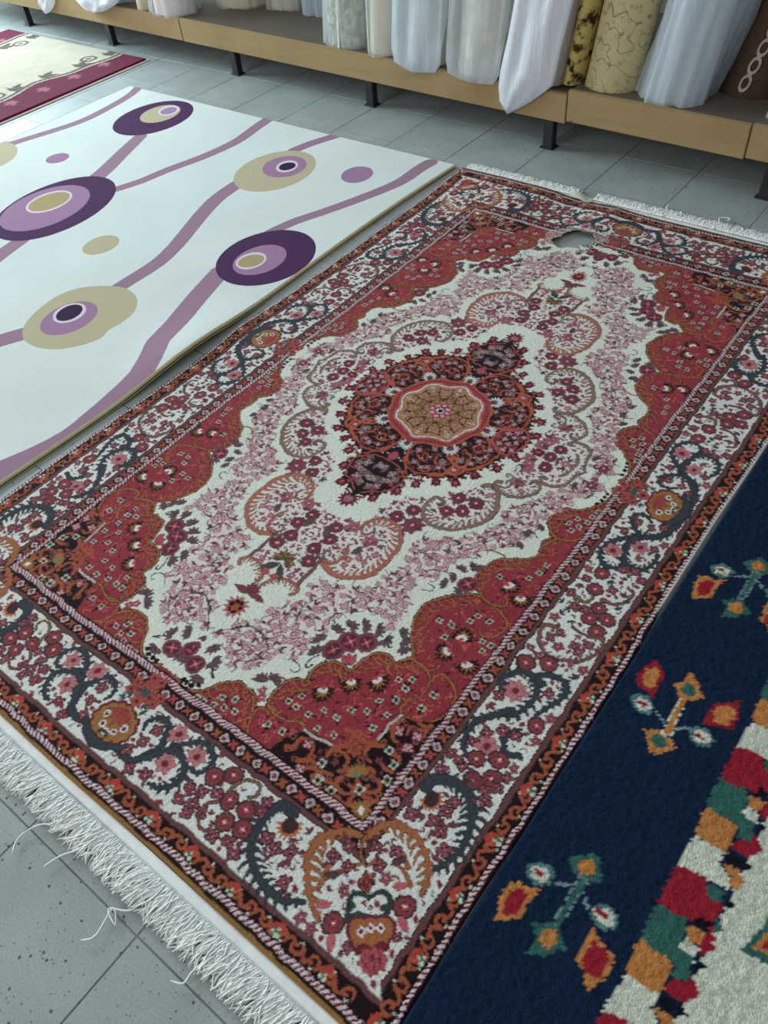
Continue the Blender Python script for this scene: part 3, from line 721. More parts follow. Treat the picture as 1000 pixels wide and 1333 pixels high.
scrollband(lambda s, t: (72.6 - 1.2 * t, s), 13, 121.2, 11.05)
scrollband(lambda s, t: (s, 120.65 - 1.1 * t), 8, 62.1, 10.35)

# main border motifs --------------------------------------------------
cv_before = cv.copy()
G2 = srgb(58, 62, 68)
def scroll(p, side=1, tooth=1.5, w0=.95, w1=.35, **k): acanthus(p, w0 * 1.5, w1 * 1.3, G2, side, tooth * 1.45, 1.6, srgb(34, 40, 42), 1.0, 1.0, True, .03, .97, both=tooth * .95)
def bros(l, r=1.65):
    for x, y in l: rosette(x, y, r * .94, srgb(134, 62, 66), ROS, LWH, srgb(70, 46, 48), 9)
def bstar(l, r=1.9, n=6):
    for x, y in l: starfl(x, y, r, n, rng.random(), srgb(186, 116, 118), srgb(112, 52, 60), srgb(120, 34, 44))
def bsm(l, r=1.15):
    for x, y in l: blossom(x, y, r, rng.random(), srgb(146, 76, 82), srgb(60, 34, 40), 4, PNK); a = rng.uniform(0, 6.28); leaf(x + r * math.cos(a), y + r * math.sin(a), 1.3, .6, a, srgb(120, 60, 68), srgb(50, 34, 38), .1)
def bcurl(p, c=OLV, w=.6): stroke(p, w, c, .4, srgb(46, 34, 34), .16)
# side border
scroll([(69.8,-3.6),(68.9,1.1),(68.5,5.2),(67.3,8.9),(65.3,10.8),(62.9,11.2),(60.4,9.8),(58.9,7.9),(59.6,5.8),(61.6,5.4),(63.4,6.7)], -1, 1.4)
scroll([(68.6,4.9),(66.7,9.1),(62.7,12.3),(58.8,15.7),(57.6,19),(58.4,22.2),(60.5,23.6),(62.8,22.6),(62.9,20.2),(61.1,19.8)], -1, 1.3)
scroll([(62.8,12.5),(61.8,15.6),(62.8,19.4),(65.1,20.9),(67.8,19.9),(69.1,16.8),(68.5,14.3)], -1, 1.6)
bstar([(64.4,14.7),(59.7,18.6)], 2.3); bsm([(67.5,13.4),(59.3,12.3),(60.7,8.1),(66.4,3)] + [(60.8,8.1),(66.6,6.5),(64.3,8)])
bros([(60.8,25.9),(61.5,30.4),(64.1,37.8),(67.4,36.2),(64.7,34.5),(66.8,40.1)], 1.75); bsm([(58.5,28.8),(57.8,34.1),(60.3,36.8),(62.2,36.3),(64.2,22.3),(66.5,21.5),(68.8,23),(64.7,28.7)], 1.2)
bcurl([(59.6,34.4),(61.4,34.7),(62.3,32.9),(61.4,31.7)]); bcurl([(64,32.1),(66.8,31.9),(68.8,29.6),(68.9,27),(67.4,26.2)], srgb(130, 76, 72))
for x, y in [(58.5,40.2),(61.2,40.5),(68.3,32.8),(65.6,25.2),(63.2,26.8),(69.1,30.2),(59.8,37.9),(57.8,37.1)]: sprig(x, y, 1.6, rng.uniform(0, 6), G2, None, 3, .8)
acanthus([(59.2,43.4),(57.3,44.5),(57.7,47.8),(60.6,50.4),(64.4,50.1),(67.8,47.8),(69.5,44.4),(68.9,40.9),(66.7,41.9),(64.3,42.2),(62.3,41.8)], .8, .4, srgb(128, 82, 76), -1, 1.3, 1.2, srgb(40, 36, 36))
bsm([(61,44.4),(64.6,45.7),(59.7,46.3),(66.9,44.1),(66.1,46.6)], 1.25); bros([(58.7,54.7),(62.6,52.3)], 1.8); bsm([(57.6,51),(60,51.9)], 1.0)
for x, y in [(65.8,50.7),(61.8,55.4),(60.1,48.8),(64.7,42.9)]: sprig(x, y, 1.8, rng.uniform(0, 6), srgb(150, 74, 78), None, 3, .7)
scroll([(58.5,61.1),(58.1,62.2),(56.9,60.7),(57.4,58.6),(59.1,56.7),(61.4,56.6),(63.3,58.1),(64.2,60.8),(63.7,63.9),(62.3,66.2),(59.9,67.8),(58.7,70.2)], 1, 1.7)
bstar([(60.4,61)], 2.6, 8); bsm([(58.1,63.7),(65.9,58.2)], 1.3); bros([(58.9,54.4),(62.5,52.4),(67.3,65.3)], 1.75)
scroll([(63.7,57),(63,56.7),(63,55.2),(64.8,54.2),(67.6,54.3),(68.6,57.3),(67.5,60.1),(66.1,63.5)], -1, 1.2)
scroll([(61.9,65.1),(59,68.7),(57.3,71.7),(57.7,75.3),(60.2,77.8)], -1, 1.3)
scroll([(68,72.3),(65.8,73.2),(63.8,71.6),(64.3,69),(65.4,67.6)], 1, 1.0, .7)
bsm([(60.4,71.7),(62.6,69.6),(59.2,74.6),(65.4,69.3)], 1.3); bstar([(61.9,74.1)], 2.4)
bros([(61.9,77.2),(65.2,75.1),(63.5,81.2),(66.1,78.8)], 1.75); bsm([(60.5,80),(57.3,78.7),(57.8,82.5),(59.2,79.3),(67.5,83.2),(66.1,81.4),(68.3,77.2),(68.2,79.9)], 1.2)
scroll([(57.3,87.2),(57.9,84.8),(60.9,83.3),(64.1,83.7),(66.5,85.5),(68.1,88.8),(68.6,91.9),(68.3,94.9),(67.6,97.3),(67,99.1)], 1, 2.6, 1.4, .5)
x, y = [(59.6,88.2)][0]
for k in range(10): leaf(x, y, 2.6, .9, .6 + (k - 4.5) * .4, srgb(186, 100, 66))
disk(x, y, 1.5, srgb(66, 44, 46))
bsm([(63.1,86.5),(63,88.8),(62.1,91.4),(58.3,92.7),(64.1,92.2),(66.5,94.3),(67.5,83.2)], 1.35)
for x, y in [(57.3,91.6),(62.5,93.4),(60.2,91.6),(65.8,90.5),(66.3,96.8),(67.8,81.1),(64.5,81.3)]: sprig(x, y, 1.7, rng.uniform(0, 6), srgb(110, 62, 66), None, 3, .8)
# end border
scroll([(41,104.8),(38.9,105),(37.3,107),(37.5,110.1),(39.1,113.6),(41.9,115.9),(45.6,116.9),(49.4,116.5),(52.1,114.9)], -1, 2.6, 1.4, .5)
x, y = [(42,107)][0]
for k in range(10): leaf(x, y, 2.6, .9, 1.0 + (k - 4.5) * .4, srgb(186, 100, 66))
disk(x, y, 1.5, srgb(66, 44, 46))
bsm([(40.3,110.8),(42.6,111.1),(45.2,110.2),(47.6,114.5),(36.1,108.1),(35.9,106.1)], 1.35)
for x, y in [(46.4,111.5),(46.1,105.7),(44.6,112.5),(35,107.6),(44,108.2)]: sprig(x, y, 1.7, rng.uniform(0, 6), srgb(110, 62, 66), None, 3, .8)
bros([(27.4,106.1),(30.1,110),(33.9,109.4),(32,113.3),(35.5,112.3),(25,108.3)], 1.75)
bsm([(22.3,112.4),(24.8,111.7),(22,115.3),(25,114.2),(37.3,116.1),(35,115.2),(32,116.3),(25.1,116.2),(27.3,110.5),(27.3,114.6)], 1.3)
bcurl([(29,108.7),(29.4,106.6),(30.8,105),(32.8,104.9),(33.5,106.6),(32.6,107.5)]); bcurl([(28.7,111.6),(27.1,113.2),(27.4,115.6),(29.1,116.6),(30.8,115.7),(30.1,114.7)], srgb(130, 76, 72))
scroll([(10.3,114.5),(11.4,110.9),(10.7,107.8),(9.3,106),(6.7,106.2),(5.4,108),(5.8,109.6)], -1, 1.3)
scroll([(3.5,114.7),(8.8,115.6),(11.8,112.4),(14.1,108.5),(17,105.2),(20,104.9),(22.2,106.6),(22.2,109.4),(20.3,110.2),(19.8,108.9)], 1, 1.4)
scroll([(13.7,109.4),(16.8,109.3),(19.7,111.8),(19.3,114.3),(17.4,116.2),(15.2,116.5)], 1, 1.7)
bstar([(15,112),(18.9,107.6),(12.5,106.3)], 2.3); bsm([(8.4,108.3),(13.5,115.6),(10.2,116.8),(8,111.5),(6.6,114.3)], 1.3)
bros([(24.7,108.4)], 1.8)
for x, y in [(23,104.9),(23,112.6),(21.5,115.3),(19.4,117.3),(12.8,116.7)]: sprig(x, y, 1.6, rng.uniform(0, 6), srgb(130, 60, 66), None, 3, .8)
# palmettes on both axes
def palmette(cx, cy, ax, ay):
    """ax,ay = unit vector pointing outwards"""
    px, py = -ay, ax
    P_ = lambda u, v: (cx + ax * u + px * v, cy + ay * u + py * v)
    for k in range(14):
        a = 2 * math.pi * k / 14; disk(*P_(3.5 * math.cos(a) + .2, 4.3 * math.sin(a)), 1.2, MAR)
    for k in range(14):
        a = 2 * math.pi * k / 14; disk(*P_(3.0 * math.cos(a) + .2, 3.8 * math.sin(a)), 1.0, GLD)
    pg = [P_(3.3 * math.cos(t) + .2, 4.0 * math.sin(t)) for t in np.linspace(0, 6.28, 24)]
    poly(pg, GLD)
    for k in range(5): leaf(*P_(-3.0, 0), 4.2, .9, math.atan2(ay, ax) + (k - 2) * .5, srgb(160, 70, 62), MAR, .1)
    for u, v in ((1.6, 1.5), (1.6, -1.5), (-.2, 2.6), (-.2, -2.6), (2.4, 0)):
        disk(*P_(u, v), .75, LWH); disk(*P_(u, v), .4, DGR)
    for v in (-1, 1): leaf(*P_(2.2, v * .4), 1.6, .8, math.atan2(ay, ax) + v * .6, DGR)
    # red flowers climbing inwards over the guards
    for u, v, r in ((-5.6, 0, 1.8), (-7.6, 1.6, 1.6), (-9.4, .4, 1.7), (-6.8, 3.2, 1.4), (-11.2, 1.0, 1.5), (-8.6, 3.4, 1.3)):
        for sg in (-1, 1): starfl(*P_(u, v * sg), r, 6, .4, srgb(170, 84, 74), MAR, srgb(110, 30, 40))
    for u, v in ((-4.8, 2.6), (-6.0, 1.6), (-8, 0)):
        for sg in (-1, 1): sprig(*P_(u, v * sg), 1.6, math.atan2(ay, ax) + sg * 1.2, srgb(60, 84, 80), None, 3, .7)
palmette(63.6, 0, 1, 0); palmette(0, 111.8, 0, 1)
scroll([(68.5, 0), (67.8, 3.0), (66.2, 5.2)], 1, .9, 1.2, .8); scroll([(0, 117.0), (3, 116.2), (5.5, 114.5)], -1, .9, 1.2, .8)
# corner of the main border
OC = srgb(162, 98, 62)
acanthus([(54.6,100.1),(55.2,97.7),(57.3,95.8),(60.3,95.1),(62.8,95.7),(65.4,97.5),(67.1,99.9),(67.6,102.6)], 1.3, .6, OC, 1, 4.6, 1.9, srgb(60, 34, 30), 1.0, 1.2, True, .05, .95, 1.0)
acanthus([(53.3,101.1),(50.8,101.9),(48.8,103.8),(47.8,106.4),(48.3,108.9),(50,111.4),(52.8,113.9),(56.1,115.4)], 1.3, .6, OC, -1, 4.6, 1.9, srgb(60, 34, 30), 1.0, 1.2, True, .05, .95, 1.0)
for p in ([(54.3,100.3),(55.2,102.9),(57.1,104.4)], [(57.4,103.7),(58,102.6),(58.4,103.5)], [(56.4,104.4),(55.6,105.5),(56.3,105.9)]): stroke(p, .5, OC, .4, srgb(60, 34, 30), .12)
for p in ([(63,100.1),(60.1,98.9),(59.6,100.2)], [(65.4,102.1),(62.3,101.1),(61.1,101.5)], [(52.2,109.8),(52,105.8),(53.5,106.1)], [(52.8,111.6),(53.7,107.8),(55.9,107.5)]): stroke(p, .9, OC, .2, srgb(60, 34, 30), .12)
for (x, y), a in zip([(60.8,101.7),(54.5,108.2)], (-1.2, 2.6)): leaf(x, y, 2.6, 1.3, a, srgb(90, 60, 66), srgb(40, 30, 34), .12)
bsm([(56.9,100.8),(53,103.6),(59.2,102.9),(54.8,106.1),(60,99.5),(51.6,106.5)], 1.2)
rhomb(*[(58.9,106.3)][0], 2.1, 1.7, .8, srgb(60, 30, 30)); rhomb(*[(58.9,106.3)][0], 1.7, 1.3, .8, OC); starfl(*[(59,106.4)][0], 1.1, 4, .8, MAR, MAR, OC)
for p in ([(59.4,110.6),(58.5,110.4),(58.3,109),(59.7,107.9),(60.8,108.1)], [(63.6,107.6),(64.4,106.8),(63.3,105.8),(61.7,106.1),(60.9,107.5)], [(59.9,113),(60.9,111.2),(62.8,110.5),(64.3,108.9),(64.8,107.1),(63.9,105.8)], [(60,112.5),(58.7,110.9)]):
    stroke(p, 1.0, srgb(52, 66, 64), .5, srgb(30, 38, 38), .12)
x, y = [(64.3,111.9)][0]
for (u, v) in [(62.3,113),(65.7,110.1),(63.8,113.6),(66,112),(63.9,111.4),(65.4,113.2),(64.7,112.5)]: disk(u, v, 2.0, MAR)
for (u, v) in [(62.5,112.9),(65.6,110.2),(63.9,113.4),(65.7,111.9),(64,111.5),(65.5,113.4),(64.7,112.5)]: disk(u, v, 1.6, OC)
for (u, v) in [(63.1,112.8),(64,111.6),(65.2,110.6)]: rhomb(u, v, .85, .85, .8, LWH); disk(u, v, .3, MAR)
for p in ([(64.2,115.3),(64.4,114.4),(65.6,114.1),(66.5,114.4)], [(67.7,112.4),(66.8,112.4),(66.5,113.5),(66.5,114.4)]): stroke(p, 1.2, MAR, .6)
for (u, v) in [(67.3,115.4),(66.3,115.6),(67.8,114.3),(66.7,114.7)]: starfl(u, v, 1.5, 6, .2, ROS, MAR, MAR)
bros([(58.4,114.4),(66.5,105.6)], 1.8)
for (u, v), a in zip([(57.3,112.2),(64,104.5),(60.6,115.5),(67.5,107.5)], (2.4, -.8, 1.2, .3)): leaf(u - 1, v, 2.8, 1.3, a, srgb(190, 96, 100), MAR, .1)
bsm([(68.1,109.9),(62.6,115.9)], .9)
# fill remaining open white of the border with small leaves
whv = np.array(WH, np.float32)
def border_fill(n, h, fn):
    for _ in range(n):
        if rng.random() < .62: x, y = rng.uniform(57.4, 69.2), rng.uniform(0, 117)
        else: x, y = rng.uniform(0, 69), rng.uniform(105, 117.3)
        i, j = int(y / RES), int(x / RES)
        if i + h >= NYQ or j + h >= NXQ: continue
        w = cv[max(0, i - h):i + h, max(0, j - h):j + h]
        if (np.abs(w - whv).max(-1) < 1e-3).all(): fn(x, y, rng.uniform(0, 6.28))
def bf1(x, y, a):
    u = rng.random()
    if u < .5: starfl(x, y, 1.25, 5, a, srgb(150, 78, 84), srgb(92, 44, 52), PNK)
    else: sprig(x - .6 * math.cos(a), y - .6 * math.sin(a), 1.9, a, rng.choice((srgb(128, 62, 70), srgb(84, 66, 68), srgb(150, 84, 88))), srgb(60, 34, 40), 3, .8, .34)
def bf2(x, y, a):
    u = rng.random()
    if u < .45: sprig(x, y, 1.1, a, srgb(118, 62, 68), None, 2, 1.2, .4)
    elif u < .75: disk(x, y, .55, srgb(150, 76, 82)); disk(x, y, .25, srgb(90, 40, 46))
    else: stroke([(x - .5 * math.cos(a), y - .5 * math.sin(a)), (x, y), (x + .6 * math.cos(a + .9), y + .6 * math.sin(a + .9))], .24, G2)
border_fill(8000, 10, bf1); border_fill(12000, 6, bf2)
# a few more inside the ivory sprays where the ring is still empty

# ------------------------------------------------------------------ helpers for solids
def box_data(x0, x1, y0, y1, z0, z1):
    v = [(x, y, z) for z in (z0, z1) for y in (y0, y1) for x in (x0, x1)]
    f = [(0, 2, 3, 1), (4, 5, 7, 6), (0, 1, 5, 4), (1, 3, 7, 5), (3, 2, 6, 7), (2, 0, 4, 6)]
    return v, f

def bevel_box(name, x0, x1, y0, y1, z0, z1, mat, parent=None, bev=0.002, segs=1):
    me = bpy.data.meshes.new(name)
    bm = bmesh.new()
    v, f = box_data(x0, x1, y0, y1, z0, z1)
    vs = [bm.verts.new(p) for p in v]
    for q in f: bm.faces.new([vs[i] for i in q])
    if bev: bmesh.ops.bevel(bm, geom=list(bm.edges), offset=bev, segments=segs, affect='EDGES')
    bm.to_mesh(me); bm.free()
    if mat: me.materials.append(mat)
    return link(bpy.data.objects.new(name, me), parent)

# ------------------------------------------------------------------ floor
def tile_material(name, joints=False):
    m = NT(name); co = m.n('ShaderNodeNewGeometry').outputs['Position']
    base = m.ramp(m.noise(5.0, 5.0, co), [(0.3, srgb(153, 160, 156)), (0.72, srgb(170, 177, 173))])
    fine = m.ramp(m.noise(260, 2.0, co), [(0.35, (0.86, 0.86, 0.86)), (0.7, (1.06, 1.06, 1.06))])
    c = m.mix(1.0, base, fine, 'MULTIPLY')
    for sc, th, amt in ((75.0, 0.13, 0.85), (150.0, 0.16, 0.6)):          # dark terrazzo chips
        vor = m.n('ShaderNodeTexVoronoi'); vor.inputs['Scale'].default_value = sc; m.l(co, vor.inputs['Vector'])
        wn = m.n('ShaderNodeSeparateColor'); m.l(vor.outputs['Color'], wn.inputs[0])
        rare = m.math('GREATER_THAN', wn.outputs[0], 0.86)
        dot = m.math('LESS_THAN', vor.outputs['Distance'], th * 1.6)
        f = m.math('MULTIPLY', m.math('MULTIPLY', rare, dot), amt)
        c = m.mix(f, c, srgb(58, 60, 62))
    if joints:
        br = m.n('ShaderNodeTexBrick', offset=0.0, squash=1.0)
        br.inputs['Scale'].default_value = 1.0; br.inputs['Brick Width'].default_value = 0.303; br.inputs['Row Height'].default_value = 0.30
        br.inputs['Mortar Size'].default_value = 0.0015; br.inputs['Mortar'].default_value = (*srgb(90, 92, 92), 1)
        mp = m.n('ShaderNodeMapping'); mp.inputs['Location'].default_value = (-0.03, 1.348, 0); m.l(co, mp.inputs[0]); m.l(mp.outputs[0], br.inputs['Vector'])
        m.l(c, br.inputs['Color1']); m.l(c, br.inputs['Color2']); c = br.outputs['Color']
    m.base(c)
    rg = m.math('MULTIPLY_ADD', m.noise(14.0, 3.0, co), 0.25, 0.34); m.l(rg, m.b.inputs['Roughness'])
    m.set(Specular_IOR_Level=0.45)
    m.bump(m.noise(120, 3.0, co), 0.10, 0.001)
    return m.m
TILE_MAT = tile_material('cement_tile')
GROUT = plain('dark_joint', srgb(112, 113, 110), 0.9, 0.1, 8, .35)
fl = bevel_box('floor', -9.0, 5.0, -5.0, 4.0, -0.08, -0.0012, GROUT, None, 0)
tag(fl, 'grey speckled cement tile floor under the rugs', kind='structure')
X0, Y0, PX, PY = 0.03, -1.348, 0.303, 0.30
t0 = bevel_box('floor_tile', -PX / 2 + .0009, PX / 2 - .0009, -PY / 2 + .0009, PY / 2 - .0009, -0.02, 0.0, TILE_MAT, fl, 0.0015)
first = True
covers = [(-0.70, 0.72, -1.19, 1.19), (-2.70, -0.86, -1.6, 1.20), (-4.25, -3.1, -0.5, 1.5), (0.80, 1.9, -1.9, 1.0)]
cnt = 0
inner = set()
for i in range(-16, 6):
    for j in range(-4, 13):
        cx, cy = X0 + (i + .5) * PX, Y0 + (j + .5) * PY
        xa, xb, ya, yb = cx - PX / 2, cx + PX / 2, cy - PY / 2, cy + PY / 2
        if any(xa > c[0] and xb < c[1] and ya > c[2] and yb < c[3] for c in covers): continue
        if cx < -2.9 and cy < -0.2: continue
        if cnt >= 296: continue
        o = t0 if first else t0.copy()
        if not first: link(o, fl)
        first = False; cnt += 1; inner.add((i, j))
        o.location = (cx, cy, rng.uniform(-.0006, .0004))
        o.rotation_euler = (rng.uniform(-.001, .001), rng.uniform(-.001, .001), 0)
# farther tiles, no longer told apart: one part of the floor
vv, ff = [], []
for i in range(-28, 16):
    for j in range(-12, 17):
        if (i, j) in inner: continue
        cx, cy = X0 + (i + .5) * PX, Y0 + (j + .5) * PY; b = len(vv)
        xa, xb, ya, yb = cx - PX / 2 + .0009, cx + PX / 2 - .0009, cy - PY / 2 + .0009, cy + PY / 2 - .0009
        vv += [(xa, ya, 0), (xb, ya, 0), (xb, yb, 0), (xa, yb, 0), (xa, ya, -.02), (xb, ya, -.02), (xb, yb, -.02), (xa, yb, -.02)]
        ff += [(b, b + 1, b + 2, b + 3), (b, b + 4, b + 5, b + 1), (b + 1, b + 5, b + 6, b + 2), (b + 2, b + 6, b + 7, b + 3), (b + 3, b + 7, b + 4, b)]
far_t = mesh_obj('floor_tile_field', vv, ff, TILE_MAT, fl); tag(far_t, kind='stuff')
wall = bevel_box('wall_back', -9.0, 5.0, 2.90, 3.03, 0.0, 3.2, plain('wall_paint', srgb(190, 188, 180), 0.9, 0.2, 3, .05, .2, 80), None, 0)
tag(wall, 'plain painted wall behind the carpet rolls', kind='structure')

# ------------------------------------------------------------------ floral medallion rug
q = cv.reshape(NYQ // 2, 2, NXQ // 2, 2, 3).mean((1, 3))
full = np.concatenate([q[:, ::-1], q], 1)             # mirror left/right
full = np.concatenate([full[::-1], full], 0)          # rows: far ... near
NYF, NXF = full.shape[:2]
xs = (np.arange(NXF) + .5) * .002 - QX / 100; ys = QY / 100 - (np.arange(NYF) + .5) * .002
nr = np.random.default_rng(3)
GX, GY = np.meshgrid(xs, ys)
# hand-made irregularity: knots wander a little
def smooth_noise(shape, cells, amp, seed):
    r = np.random.default_rng(seed); g = r.uniform(-1, 1, (cells[0] + 2, cells[1] + 2))
    yy = np.linspace(0, cells[0] - 1e-6, shape[0]); xx = np.linspace(0, cells[1] - 1e-6, shape[1])
    yi = yy.astype(int); xi = xx.astype(int); fy = (yy - yi); fx = (xx - xi)
    fy = (fy * fy * (3 - 2 * fy))[:, None]; fx = (fx * fx * (3 - 2 * fx))[None]
    a = g[np.ix_(yi, xi)]; b = g[np.ix_(yi, xi + 1)]; c = g[np.ix_(yi + 1, xi)]; d = g[np.ix_(yi + 1, xi + 1)]
    return amp * ((a * (1 - fx) + b * fx) * (1 - fy) + (c * (1 - fx) + d * fx) * fy)
jit = nr.integers(-1, 2, full.shape[:2])
ii, jj = np.meshgrid(np.arange(NYF), np.arange(NXF), indexing='ij')
wj = np.clip(jj + np.round(smooth_noise(full.shape[:2], (120, 74), 1.4, 11) + .45 * jit).astype(int), 0, NXF - 1)
wi = np.clip(ii + np.round(smooth_noise(full.shape[:2], (120, 74), 1.4, 12)).astype(int), 0, NYF - 1)
full = full[wi, wj]
full[(GX > .7475) & (GY > -.30 + .04 * nr.random(full.shape[:2]))] = srgb(214, 212, 198)     # pale selvedge cord
full = full * (1 + nr.normal(0, .045, full.shape[:2]))[..., None]
Z = 0.010 + smooth_noise(full.shape[:2], (14, 9), .0018, 5) + nr.normal(0, .00035, full.shape[:2])
PXw = GX + smooth_noise(full.shape[:2], (10, 6), .003, 6); PYw = GY + smooth_noise(full.shape[:2], (10, 6), .003, 7)
def ss(a, b, x):
    t = np.clip((x - a) / (b - a), 0, 1); return t * t * (3 - 2 * t)
far = ss(.85, 1.2, GY)
Z = Z + far * .012 * (1 - ss(-.40, -.24, GX)) + far * .008 * np.exp(-((GX + .10) / .08) ** 2)
PXw = PXw - .012 * np.exp(-((GY - .02) / .10) ** 2) * (1 - ss(-.75, -.45, GX))      # rumpled left edge
# worn hole near the far end
hx, hy = (GX + .125), (GY - .972)
hole = (np.abs(hx / .054) ** 2.2 + np.abs((hy - hx * .3) / .060) ** 2.2) < (1 + smooth_noise(full.shape[:2], (90, 54), .45, 21))
rim = (np.abs(hx / .095) ** 2.2 + np.abs((hy - hx * .3) / .085) ** 2.2) < (1 + smooth_noise(full.shape[:2], (120, 70), .5, 22))
full[rim & (nr.random(full.shape[:2]) < .35)] = srgb(206, 202, 188)
Z = Z + np.exp(-(hx ** 2 + hy ** 2) / .010) * .004
# rolled edge down to the floor
for a in (Z,):
    a[0, :] = a[-1, :] = .001; a[:, 0] = a[:, -1] = .001; a[:, 1] = a[:, -2] = .006
keep = ~(hole[:-1, :-1] | hole[1:, 1:])
P = np.stack([PXw, PYw, Z], -1)
rug = empty('floral_medallion_rug', (0, 0, 0))
tag(rug, 'red and ivory floral medallion rug with white fringes, worn hole near far end', 'rug')
PILE = pile_material('wool_pile', 420, .35, .002, .03, .12)
grid_mesh('pile', P[::-1], PILE, rug, True, keep[::-1], full[::-1])

COTTON = plain('cotton_fringe', srgb(238, 239, 234), .9, .1, 40, .06, .4, 600, .001)
def sheet(name, pts_, mat, parent, thick=.003):
    """pts_: (n,m,3) grid with thickness"""
    P_ = np.array(pts_, float); o = grid_mesh(name, P_, mat, parent)
    md = o.modifiers.new('thickness', 'SOLIDIFY'); md.thickness = thick; md.offset = -1
    return o
def kilim(y0, y1, x0, x1, name):
    n = 60; ux = np.linspace(x0, x1, n); rows = []
    for v in np.linspace(0, 1, 6):
        yy = y0 + (y1 - y0) * v + .0025 * np.sin(ux * 9 + 1) * v; 
        lift = .012 * (1 - ss(-.40, -.24, ux)) * (y0 > 0) * (1 - v)
        rows.append(np.stack([ux, yy, .0065 - .003 * v + .0006 * (np.arange(n) % 2) + lift], -1))
    if y0 > 0: rows = rows
    else: rows = rows[::-1]
    return sheet(name, rows, COTTON, rug, .003)
kilim(-1.243, -1.267, -.752, .752, 'woven_end_band')
kilim(1.243, 1.272, -.752, .752, 'woven_end_band')

def strand_mesh(paths, rad, name, mat, parent, sides=4):
    V, F = [], []
    for p in paths:
        p = np.array(p, float); t = np.gradient(p, axis=0); t /= np.linalg.norm(t, axis=1)[:, None] + 1e-9
        up = np.array([0, 0, 1.0]); b = len(V)
        for k in range(len(p)):
            s_ = np.cross(t[k], up); s_ /= np.linalg.norm(s_) + 1e-9; w = np.cross(s_, t[k])
            r = rad * (1 if k < len(p) - 1 else .5)
            for a in range(sides):
                an = 2 * math.pi * a / sides + .6; V.append(p[k] + r * (math.cos(an) * s_ + math.sin(an) * w))
        for k in range(len(p) - 1):
            for a in range(sides):
                c = (a + 1) % sides; F.append((b + k * sides + a, b + k * sides + c, b + (k + 1) * sides + c, b + (k + 1) * sides + a))
    return mesh_obj(name, V, F, mat, parent, True)
def fringe(y0, sg, x0, x1, n, ln, skip=None, lean=0.0):
    paths = []
    for k in range(n):
        x = x0 + (x1 - x0) * (k + rng.random()) / n
        if skip and skip[0] < x < skip[1]: continue
        cl = math.sin(x * 41) * .5 + math.sin(x * 97 + 1) * .5            # strands gather in tufts
        l = ln * rng.uniform(.72, 1.08); dx = lean + cl * .012 + rng.gauss(0, .008)
        z0, zt = .006, rng.uniform(.0015, .010)
        p = []
        bend = rng.gauss(0, .007); hook = rng.gauss(0, .006)
        for j in range(8):
            u = j / 7
            p.append((x + dx * u + bend * math.sin(u * 3.1) + hook * max(0, u - .6) * 2.5, y0 + sg * l * (u - .06 * u * u), z0 * (1 - u) + zt * u + .006 * math.sin(u * 3.1) * rng.uniform(.2, 1.0)))
        paths.append(p)
    return paths
near = fringe(-1.264, -1, -.75, .75, 1700, .066, lean=-.018)
for x, pts_ in ((.11, [(-.01, -.03), (-.06, -.055), (-.075, -.095), (-.06, -.12)]), (.175, [(-.03, -.04), (-.05, -.07), (-.06, -.10)]), (.30, [(0, -.05), (-.035, -.075), (-.005, -.085), (-.03, -.07), (-.02, -.115), (-.035, -.135)]), (.47, [(-.02, -.05), (-.02, -.075), (-.04, -.085)])):
    near.append([(u, v, .008) for u, v in spline([(x, -1.264)] + [(x + a, -1.274 + b) for a, b in pts_], .006)])
fr = strand_mesh(near, .0016, 'fringe', COTTON, rug); tag(fr, kind='stuff')
farf = fringe(1.268, 1, -.75, .75, 1500, .055, (-.285, -.205), lean=.008)
for x, pts_ in ((.06, [(.0, .04), (-.015, .075), (-.02, .10)]), (.24, [(0, .05), (-.01, .085), (.02, .095), (.02, .07)])):
    farf.append([(u, v, .010) for u, v in spline([(x, 1.26)] + [(x + a, 1.26 + b) for a, b in pts_], .006)])
fr2 = strand_mesh(farf, .0021, 'fringe', COTTON, rug); tag(fr2, kind='stuff')
# pale patch stuck over the far fringe
pp = np.array([[(-.285 + .085 * u + .006 * math.sin(v * 5), 1.232 + .062 * v - .012 * u + .006 * math.sin(u * 6), .0195 - .010 * v + .004 * math.sin(u * 3 + v * 2)) for u in np.linspace(0, 1, 8)] for v in np.linspace(0, 1, 7)])
po = sheet('patch', pp, plain('patch_cloth', srgb(222, 218, 200), .8, .2, 20, .06, .3, 200), rug, .002); po['label'] = 'cream cloth patch on the far fringe'
po.modifiers.new('round', 'SUBSURF').levels = 1

# ------------------------------------------------------------------ white rug with purple discs
WX0, WX1, WY0, WY1 = -2.80, -.806, -1.72, 1.268
nx, ny = 202, 300
wx = np.linspace(WX0, WX1, nx); wy = np.linspace(WY0, WY1, ny); AX, AY = np.meshgrid(wx, wy)
def fit_ellipse(pts_):
    p = np.array(pts_); c = p.mean(0)
    A = np.stack([(p[:, 0] - c[0]) ** 2, (p[:, 0] - c[0]) * (p[:, 1] - c[1]), (p[:, 1] - c[1]) ** 2, p[:, 0] - c[0], p[:, 1] - c[1]], 1)
    s, *_ = np.linalg.lstsq(A, np.ones(len(p)), rcond=None)
    return c, s
def ell_f(pts_):
    c, s = fit_ellipse(pts_); x = AX - c[0]; y = AY - c[1]
    f = 1 - (s[0] * x * x + s[1] * x * y + s[2] * y * y + s[3] * x + s[4] * y)
    gx = np.gradient(f, axis=1) / (wx[1] - wx[0]); gy = np.gradient(f, axis=0) / (wy[1] - wy[0])
    return f / (np.hypot(gx, gy) + .35)
def grow(pts_, k):
    p = np.array(pts_); c = p.mean(0); return c + (p - c) * k
